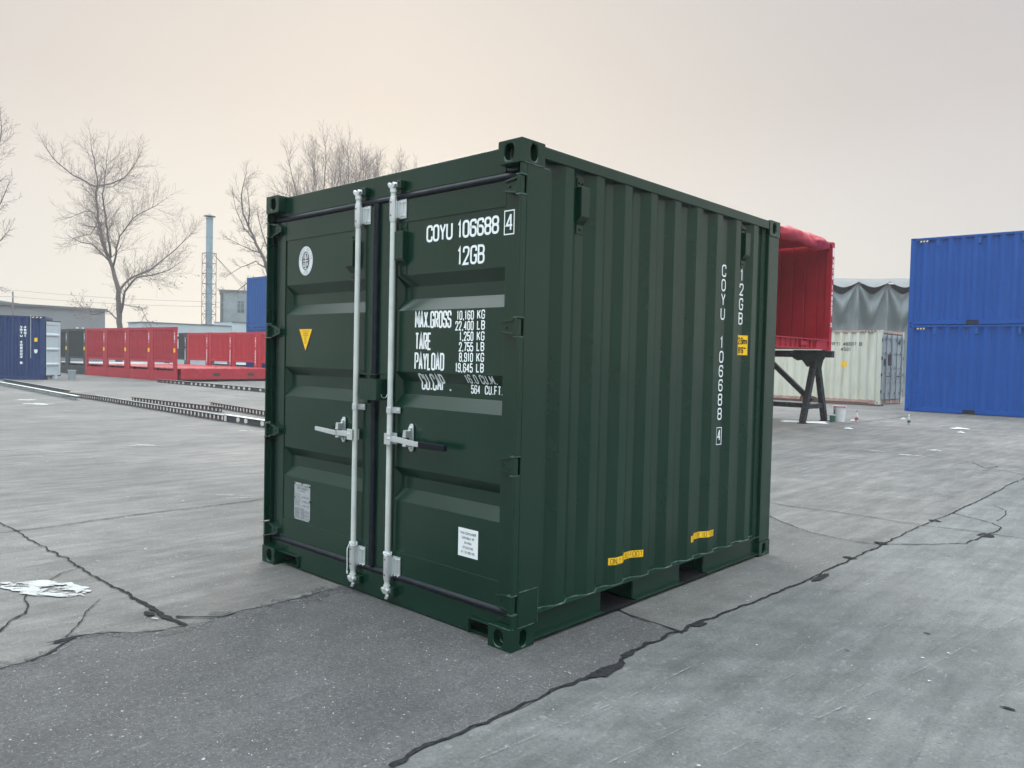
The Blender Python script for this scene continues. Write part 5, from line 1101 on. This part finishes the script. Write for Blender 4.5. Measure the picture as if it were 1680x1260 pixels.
def litter(x, y, a, b_, h, label, seed, m=PAPER, rot=0, name='crumpled_paper', cat='litter'):
    mb = MB(); n = 12
    for i in range(n + 1):
        for j in range(n + 1):
            u, v = i / n * 2 - 1, j / n * 2 - 1; e = 1 + .35 * noise.noise(Vector((u * 1.3, v * 1.3, seed))); X_, Y_ = u * a * e, v * b_ * e
            mb.v.append((X_ * math.cos(rot) - Y_ * math.sin(rot), X_ * math.sin(rot) + Y_ * math.cos(rot), .012 + h * abs(noise.noise(Vector((u * 2.2, v * 2.2, seed + 4)))) * 2 * (1.05 - max(abs(u), abs(v)))))
    for i in range(n):
        for j in range(n): q = i * (n + 1) + j; mb.f.append((q, q + 1, q + n + 2, q + n + 1))
    o = mb.build(name, m, merge=False); o.location = (x, y, 0); tag(o, label, cat)
litter(-5.42, 17.0, .55, .34, .02, 'flat sheet of pale plastic on the ground between the trestle legs', 1, rot=.5, name='plastic_sheet', cat='sheet')
litter(-5.30, 18.25, .12, .10, .16, 'crumpled white rag beside the right trestle leg', 2, name='white_rag', cat='rag')
litter(-3.94, 15.9, .10, .06, .05, 'small scrap of white paper on the ground right of the trestle', 3)
litter(-4.83, 18.75, .06, .05, .07, 'small white lump at the foot of the red labelled bottle', 4)
litter(-4.15, 20.8, .06, .05, .06, 'small white scrap between the two bottles', 5)
litter(-2.2, 18.5, .22, .08, .05, 'torn white wrapper lying in front of the blue stack', 6, rot=.4); litter(-1.9, 17.3, .07, .05, .04, 'tiny white scrap just in front of the torn wrapper', 7)
litter(-12.0, 27.9, .45, .25, .12, 'white rubbish heaped at the foot of the cream container', 9)
# rusty plates and planks under the white container
mb = MB(); mb.box(-12, -7.6, 28.15, 28.35, .005, .09); o = mb.build('rusty_plank', RUST, bevel=.01); tag(o, 'long rusty plank lying along the foot of the cream container', 'plank')
mb = MB(); mb.box(-9.2, -6.9, 27.75, 27.95, .005, .05); o = mb.build('rusty_plank', RUST, bevel=.01); tag(o, 'short rusty plank lying in front of the cream container corner', 'plank')
mb = MB(); mb.prism([(-10.15, .02), (-9.3, .02), (-9.45, .20), (-9.95, .34), (-10.1, .22)], 'y', 28.0, 28.03); o = mb.build('rusty_plate', RUST); tag(o, 'bent rusty steel plate leaning at the foot of the cream container', 'steel plate')
# grey bin and small buckets near the navy container
bn = thing('grey_bin', (-36.74, 9.65, .0), 'battered grey bin standing in front of the dark flat racks', 'bin'); mb = MB(); mb.lathe([(0, 0), (.14, 0), (.17, .44), (.16, .44), (.13, .02), (0, .02)], n=20); mb.build('bin_body', CONCW, bn); mb = MB(); mb.lathe([(.16, .43), (.185, .435), (.185, .465), (.16, .465)], n=20); mb.build('bin_rim', SHEDP, bn)
bucket(-37.3, 9.15, .55, 'pale blue bucket under the open navy container door', m=PALE); bucket(-37.55, 8.9, .48, 'small white bucket by the corner of the navy container')
# ------------------------------------------------------------------ buildings
def bld(name, label, loc=(0, 0, 0), cat='building'): return thing(name, loc, label, cat)
wh = bld('warehouse', 'long grey warehouse with flat roof line at the far left', (-91, 15, 0))
mb = MB(); mb.box(-18, 0, -26, 15.3, 0, 5.75); mb.build('wall', WAREH, wh)
mb = MB(); mb.prism([(-26.2, 5.752), (15.5, 5.752), (15.5, 5.95), (-26.2, 6.15)], 'x', -18.2, .25); mb.build('roof', EAVE, wh)
for k in range(6):
    mb = MB(); mb.box(.002, .05, -20 + k * 5.6, -18.2 + k * 5.6, 3.3, 3.55); mb.build('window', SHEDP, wh)
mb = MB()
for y in (9.6, 10.4, 12.2, 12.8): mb.box(.3, .36, y, y + .22, 3.62, 3.74)
mb.build('wall_lamp', STICK, wh)
fb = bld('far_hall', 'distant pale hall whose roof shows above the warehouse', (-112, 15, 0)); mb = MB(); mb.box(-14, 0, -12, 13.3, 0, 6.3); mb.build('wall', CONCW, fb); mb = MB(); mb.prism([(-12, 6.302), (13.6, 6.302), (13.4, 6.9), (7, 7.6), (-12, 7.2)], 'x', -14.2, .3); mb.build('roof', ROOFG, fb)
cb = bld('concrete_building', 'weathered grey concrete block building behind the chimney', (-85.6, 41.2, 0)); cb.rotation_euler = (0, 0, R(-27))
mb = MB(); mb.box(-7.5, 0, 0, 9, 0, 8.62); mb.build('wall', CONCW, cb)
mb = MB(); mb.box(-7.6, .12, -.12, 9.1, 8.622, 8.80); mb.build('roof', ROOFG, cb)
wn = bpy.data.objects.new('window', None); C.objects.link(wn); wn.parent = cb
mb = MB(); mb.box(.002, .03, 1.9, 2.7, 6.15, 7.5); mb.build('pane', EAVE, wn); mb = MB()
for y in (1.88, 2.27, 2.68): mb.box(.031, .07, y, y + .05, 6.12, 7.5)
mb.box(.031, .06, 1.94, 2.68, 6.8, 6.86); mb.build('frame', CONCW, wn)
mb = MB(); mb.box(.002, .10, -.0, .35, 0, 8.6); mb.build('pillar', EAVE, cb)
sh = bld('low_shed', 'long low pale blue shed below the chimney', (-77, 30, 0)); mb = MB(); mb.box(-4, 0, -1, 8.2, 0, 4.2); mb.box(-4, .05, 8.21, 20, 0, 4.65); mb.build('wall', SHEDP, sh)
mb = MB(); mb.box(-4.1, .10, -1.1, 8.18, 4.202, 4.26); mb.box(-4.1, .15, 8.2, 20.2, 4.652, 4.72); mb.build('roof', EAVE, sh)
# chimney with lattice tower
ch = bld('chimney', 'tall pale blue metal chimney held in a thin lattice tower', (-82.9, 38.5, 0), 'chimney')
mb = MB(); mb.tube([(0, 0, 0), (0, 0, 11.9)], .36, 20); mb.tube([(0, 0, 11.9), (0, 0, 16.45)], .37, 20); mb.tube([(0, 0, 16.4), (0, 0, 16.5)], .40, 20); mb.tube([(0, 0, 14.3), (0, 0, 14.4)], .40, 20)
for z in range(2, 12): mb.tube([(0, 0, z), (0, 0, z + .06)], .385, 16)
mb.build('flue', CHIM, ch)
mb = MB(); mb.lathe([(.66, 16.72), (0, 17.02), (0, 16.72)], n=20); mb.lathe([(.66, 16.68), (.66, 16.72), (0, 16.68)], n=20)
for a in range(4): mb.tube([(.3 * math.cos(a * 1.57), .3 * math.sin(a * 1.57), 16.4), (.3 * math.cos(a * 1.57), .3 * math.sin(a * 1.57), 16.75)], .03, 5)
mb.build('rain_cap', EAVE, ch)
mb = MB(); w_ = .56; zt = 12.55; cs = [(-w_, -w_), (w_, -w_), (w_, w_), (-w_, w_)]
for x, y in cs: mb.tube([(x, y, 0), (x, y, zt)], .035, 5)
k = 0; z = zt
while z > .5:
    for i in range(4):
        a, b_ = cs[i], cs[(i + 1) % 4]; mb.tube([(*a, z), (*b_, z)], .03, 4)
        mb.tube([(*a, z), (*b_, z - 1.15)], .02, 4) if k % 2 else mb.tube([(*b_, z), (*a, z - 1.15)], .02, 4)
    z -= 1.15; k += 1
mb.build('lattice_tower', LATT, ch)
mb = MB(); mb.tube([(.3, .3, 12.5), (-1.5, 5.2, 8.8)], .03, 4); mb.tube([(.3, .3, 12.5), (-1.9, 5.9, 8.8)], .03, 4); mb.build('guy_wire', LATT, ch)
# power pole and wires
pp = bld('power_pole', 'thin power pole with wires rising above the warehouse roof', (-89.8, 20.93, 0), 'power pole'); mb = MB(); mb.tube([(0, 0, 0), (0, 0, 7.15)], [.12, .07], 8); mb.build('pole', LATT, pp)
mb = MB(); mb.box(-.06, .06, -.22, .30, 6.52, 6.60); mb.tube([(0, .28, 6.5), (0, .28, 6.75)], .06, 6); mb.tube([(0, 0, 7.1), (0, 0, 7.35)], .03, 5); mb.box(.07, .16, -.05, .15, 4.3, 4.6); mb.build('crossarm', STICK, pp)
mb = MB()
for z0, z1, dz in ((7.28, 6.55, .0), (6.62, 6.05, 0.0)):
    for (p, q) in (((0, 0, z0), (14.8, 13.6, z1)), ((14.8, 13.6, z1), (32, 31, z1 - .2)), ((0, 0, z0), (-12, -14, z0 + .1))):
        pts = []
        for i in range(17): t = i / 16; pts.append((p[0] + (q[0] - p[0]) * t, p[1] + (q[1] - p[1]) * t, p[2] + (q[2] - p[2]) * t - .8 * t * (1 - t)))
        mb.tube(pts, .017, 4)
mb.build('wire', WIRE, pp)
# ------------------------------------------------------------------ trees
VR = Vector((.734, .679, 0)); VF = Vector((-.679, .734, 0))      # broad side of the crowns
def grow(mb, p, d, length, r, level, rnd, upw=.12, maxl=3, spread=.75, seg=.45, leaf=None, flat=.8):
    n = max(3, int(length / seg)); pts = [p.copy()]; rad = [r]; dirs = []
    for i in range(n):
        d = (d + Vector((rnd.uniform(-1, 1), rnd.uniform(-1, 1), rnd.uniform(-1, 1))) * .16 + Vector((0, 0, upw))).normalized(); p = p + d * (length / n); pts.append(p.copy()); rad.append(max(.0072, r * (1 - .88 * (i + 1) / n))); dirs.append(d.copy())
    mb.tube(pts, rad, 3 if level >= 2 else 4, cap=False)
    if leaf is not None and level >= 2 and rnd.random() < .25 and pts[-1].z < 8.5:
        q = pts[-1]; s = .09; leaf.add([q + Vector((rnd.uniform(-s, s), rnd.uniform(-s, s), rnd.uniform(-s, s))) for _ in range(4)], [(0, 1, 2, 3)])
    if level >= maxl: return
    for i in range(1, n + 1):
        kk = rnd.choice((2, 3, 3, 4)) if level == 1 else rnd.choice((1, 1, 2))
        for _ in range(kk):
            base = dirs[i - 1]; ax = Vector((rnd.uniform(-1, 1), rnd.uniform(-1, 1), rnd.uniform(-1, 1))); side = base.cross(ax)
            if side.length < .1: continue
            side.normalize(); a = rnd.uniform(.45, 1.05) * spread * 1.25; dd_ = (base * math.cos(a) + side * math.sin(a)).normalized()
            grow(mb, pts[i], dd_, length * rnd.uniform(.36, .72) * (1.1 - .4 * i / n), rad[i] * .6, level + 1, rnd, upw, maxl, spread, seg, leaf)
def guided_tree(name, base, limbs, label, seed, s, upw=.10, maxl=2, fill=1.3, leafy=False, density=1.0, zoff=0):
    """limbs: polylines in metres in the broad plane (right, up, out), with start and end radius"""
    rnd = random.Random(seed); t = thing(name, base, label, 'tree', 0, 'bare trees behind the yard')
    tm = MB(); cm = MB(); lm = MB() if leafy else None
    for li, (pl, r0, r1, tw) in enumerate(limbs):
        P = [VR * q[0] + Vector((0, 0, q[1])) + VF * (q[2] if len(q) > 2 else 0) for q in pl]; pts = [P[0]]
        for a, b_ in zip(P, P[1:]):
            k = max(1, int((b_ - a).length / .5))
            for i in range(1, k + 1): pts.append(a + (b_ - a) * i / k + Vector((rnd.uniform(-1, 1), rnd.uniform(-1, 1), rnd.uniform(-1, 1))) * .05)
        n = len(pts); rad = [r0 + (r1 - r0) * (i / (n - 1)) ** .8 for i in range(n)]
        tm.tube(pts, rad, 8 if r0 > .1 else 5)
        for i in range(1, n):
            if tw <= 0 or i / n < (.15 if li else .45): continue
            for _ in range(3 if rnd.random() < .55 * density else 2):
                base_d = (pts[i] - pts[i - 1]).normalized(); ax = Vector((rnd.uniform(-1, 1), rnd.uniform(-1, 1), rnd.uniform(-1, 1))); side = base_d.cross(ax)
                if side.length < .1: continue
                side.normalize(); a = rnd.uniform(.5, 1.1); grow(cm, pts[i], (base_d * math.cos(a) + side * math.sin(a)).normalized(), fill * tw * rnd.uniform(.6, 1.2), max(.014, rad[i] * .3), 1, rnd, upw, maxl, leaf=lm)
        grow(cm, pts[-1], (pts[-1] - pts[-2]).normalized(), fill * tw, r1, 1, rnd, upw, maxl, leaf=lm)
    tm.build('trunk', BARK, t, smooth=True, merge=False); cm.build('crown', TWIG, t, merge=False)
    if leafy: lm.build('dry_leaves', DRYLEAF, t, merge=False)
    return t
K = 72 / 1273.5
def pxl(l, ox, oy, k=K, z0=0.0): return [((x - ox) * k, (oy - y) * k + z0, z if isinstance(z, (int, float)) else 0) for x, y, z in [(q[0], q[1], q[2] if len(q) > 2 else 0) for q in l]]
T1 = [([(197, 600), (197, 539), (195, 480), (184, 437), (171, 407), (161, 360), (156, 321), (161, 304), (156, 275), (150, 244)], .34, .03, 1.4),
 ([(161, 309), (175, 300, 1), (189, 291, 1.5), (206, 261, 2)], .09, .03, 1.4), ([(159, 311), (129, 296, -1), (103, 274, -1.5), (98, 261, -2)], .09, .03, 1.3),
 ([(171, 407), (164, 390), (150, 374, 1), (131, 371, 1.5)], .11, .05, 1.2), ([(167, 372), (141, 347, 1), (120, 344, 2), (107, 350, 2)], .09, .03, 1.4),
 ([(182, 425), (184, 373, -1), (187, 330, -2), (201, 290, -3)], .13, .03, 1.7), ([(195, 480), (208, 458, .5), (240, 441, 1), (266, 411, 2), (291, 386, 2)], .12, .03, 1.6),
 ([(199, 515), (214, 480, -1), (236, 459, -1.5), (274, 454, -2), (300, 442, -2)], .13, .03, 1.5), ([(182, 432), (163, 407, -1), (148, 405, -1.4)], .08, .05, 1.0),
 ([(196, 528), (171, 512, 1), (141, 518, 1), (112, 500, 2)], .08, .03, 1.0), ([(186, 440), (214, 394, -2), (249, 364, -3), (274, 351, -3)], .10, .03, 1.8),
 ([(196, 520), (200, 500), (225, 505, 1), (240, 535, 1)], .05, .02, .8), ([(157, 330), (180, 316, -2), (204, 318, -2), (228, 308, -3)], .06, .02, 1.4), ([(162, 365), (140, 385, 1), (112, 392, 1)], .06, .02, 1.2)]
guided_tree('bare_tree', (-73.17, 25.24, 0), [(pxl(a, 197, 600), r0, r1, tw) for a, r0, r1, tw in T1], 'tall bare tree standing alone behind the red flat racks', 4, 1, leafy=True, fill=1.35, maxl=2, density=1.7)
K2 = 55 / 1273.5
T2 = [([(-50, 616), (-48, 520), (-52, 430), (-60, 330), (-70, 200)], .35, .05, 1.5), ([(-50, 440), (-20, 380), (0, 330), (12, 270), (18, 225)], .13, .03, 1.1), ([(-52, 420), (-20, 400), (8, 360), (24, 330)], .10, .03, 1.0), ([(-50, 460), (-20, 440), (5, 420), (22, 400)], .10, .03, 1.0), ([(-50, 500), (-20, 480), (0, 470), (10, 480)], .07, .03, .7), ([(-56, 360), (-30, 300), (-10, 250), (4, 215)], .1, .03, 1.1), ([(-62, 300), (-40, 240), (-20, 205)], .1, .03, 1.1)]
guided_tree('bare_tree', (-63.75, 11.0, 0), [(pxl(a, -50, 616, K2), r0, r1, tw) for a, r0, r1, tw in T2], 'bare tree whose twigs reach in at the left edge', 8, 1, fill=1.1, maxl=2)
K3 = 62 / 1273.5
T3 = [([(462, 612), (452, 520), (434, 455), (426, 430), (413, 403), (400, 375), (391, 355), (388, 325), (392, 300)], .30, .03, 1.5), ([(430, 443), (405, 430, 1), (380, 440, 1), (365, 450, 1)], .08, .02, 1.0), ([(420, 418), (398, 410, 1), (378, 402, 1), (362, 395, 1)], .07, .02, 1.0), ([(440, 470), (415, 465, -1), (390, 482, -1), (372, 486, -1)], .07, .02, .9), ([(434, 455), (440, 420, -1), (436, 390, -2), (428, 360, -2)], .08, .02, 1.0), ([(410, 398), (385, 375, 1), (372, 345, 1), (368, 325, 1)], .07, .02, 1.0), ([(400, 375), (408, 345, -1), (405, 320, -1)], .06, .02, .9)]
guided_tree('bare_tree', (-53.4, 30.6, 0), [(pxl(a, 462, 612, K3), r0, r1, tw) for a, r0, r1, tw in T3], 'leaning bare tree between the chimney and the green container', 12, 1, fill=.85, maxl=2)
def broom(base, px0, k, spec, seed, label):
    L_ = [([(0, 0), (0, 8.5), (.1, 11.5)], .3, .12, 0)]
    for dx, top, dz in [(a * 1.15, b_ - .7, c) for a, b_, c in spec] + [(a * .8 + .5, b_ - 1.8, -c * 1.5) for a, b_, c in spec]: L_.append(([(0, 9 + abs(dx) * .1, 0), (dx * .35, 12, dz * .4), (dx * .75, 15, dz * .8), (dx, top, dz)], .11, .02, 1.4))
    rnd = random.Random(seed); guided_tree('bare_tree', base, L_, label, seed, 1, upw=.20, maxl=2, fill=1.15)
broom((-54.9, 34.8, 0), 0, 0, [(-3.4, 16.0, 1), (-2.2, 18.2, -1), (-.9, 18.9, 1), (.5, 19.2, -1), (1.8, 18.6, 1), (-3.0, 14.5, -1), (2.9, 17.2, -1)], 21, 'bare tree with upright twigs above the left end of the green container roof')
broom((-57.0, 39.6, 0), 0, 0, [(-1.4, 20.2, 1), (-.3, 20.8, -1), (.8, 19.8, 1), (1.9, 18.8, -1)], 22, 'bare tree whose narrow top is highest above the green container roof')
broom((-57.6, 44.2, 0), 0, 0, [(-2.2, 20.4, 1), (-.9, 19.8, -1), (.8, 20.3, 1), (2.3, 19.2, -1)], 23, 'bare tree furthest right above the green container roof')
# ------------------------------------------------------------------ haze
HAZE = 1
if HAZE:
    mb = MB(); mb.box(-130, 30, -45, 110, -1, 26); hz = mb.build('haze', BLK); tag(hz, kind='stuff', cat='haze', label='thin pale haze over the yard')
    m, t, b = newmat('haze_volume'); t.nodes.remove(b); o = [n for n in t.nodes if n.type == 'OUTPUT_MATERIAL'][0]; v = t.nodes.new('ShaderNodeVolumePrincipled'); v.inputs['Color'].default_value = (.96, .97, 1, 1); v.inputs['Density'].default_value = .0011; v.inputs['Anisotropy'].default_value = .0
    t.links.new(v.outputs[0], o.inputs['Volume']); hz.data.materials.clear(); hz.data.materials.append(m)
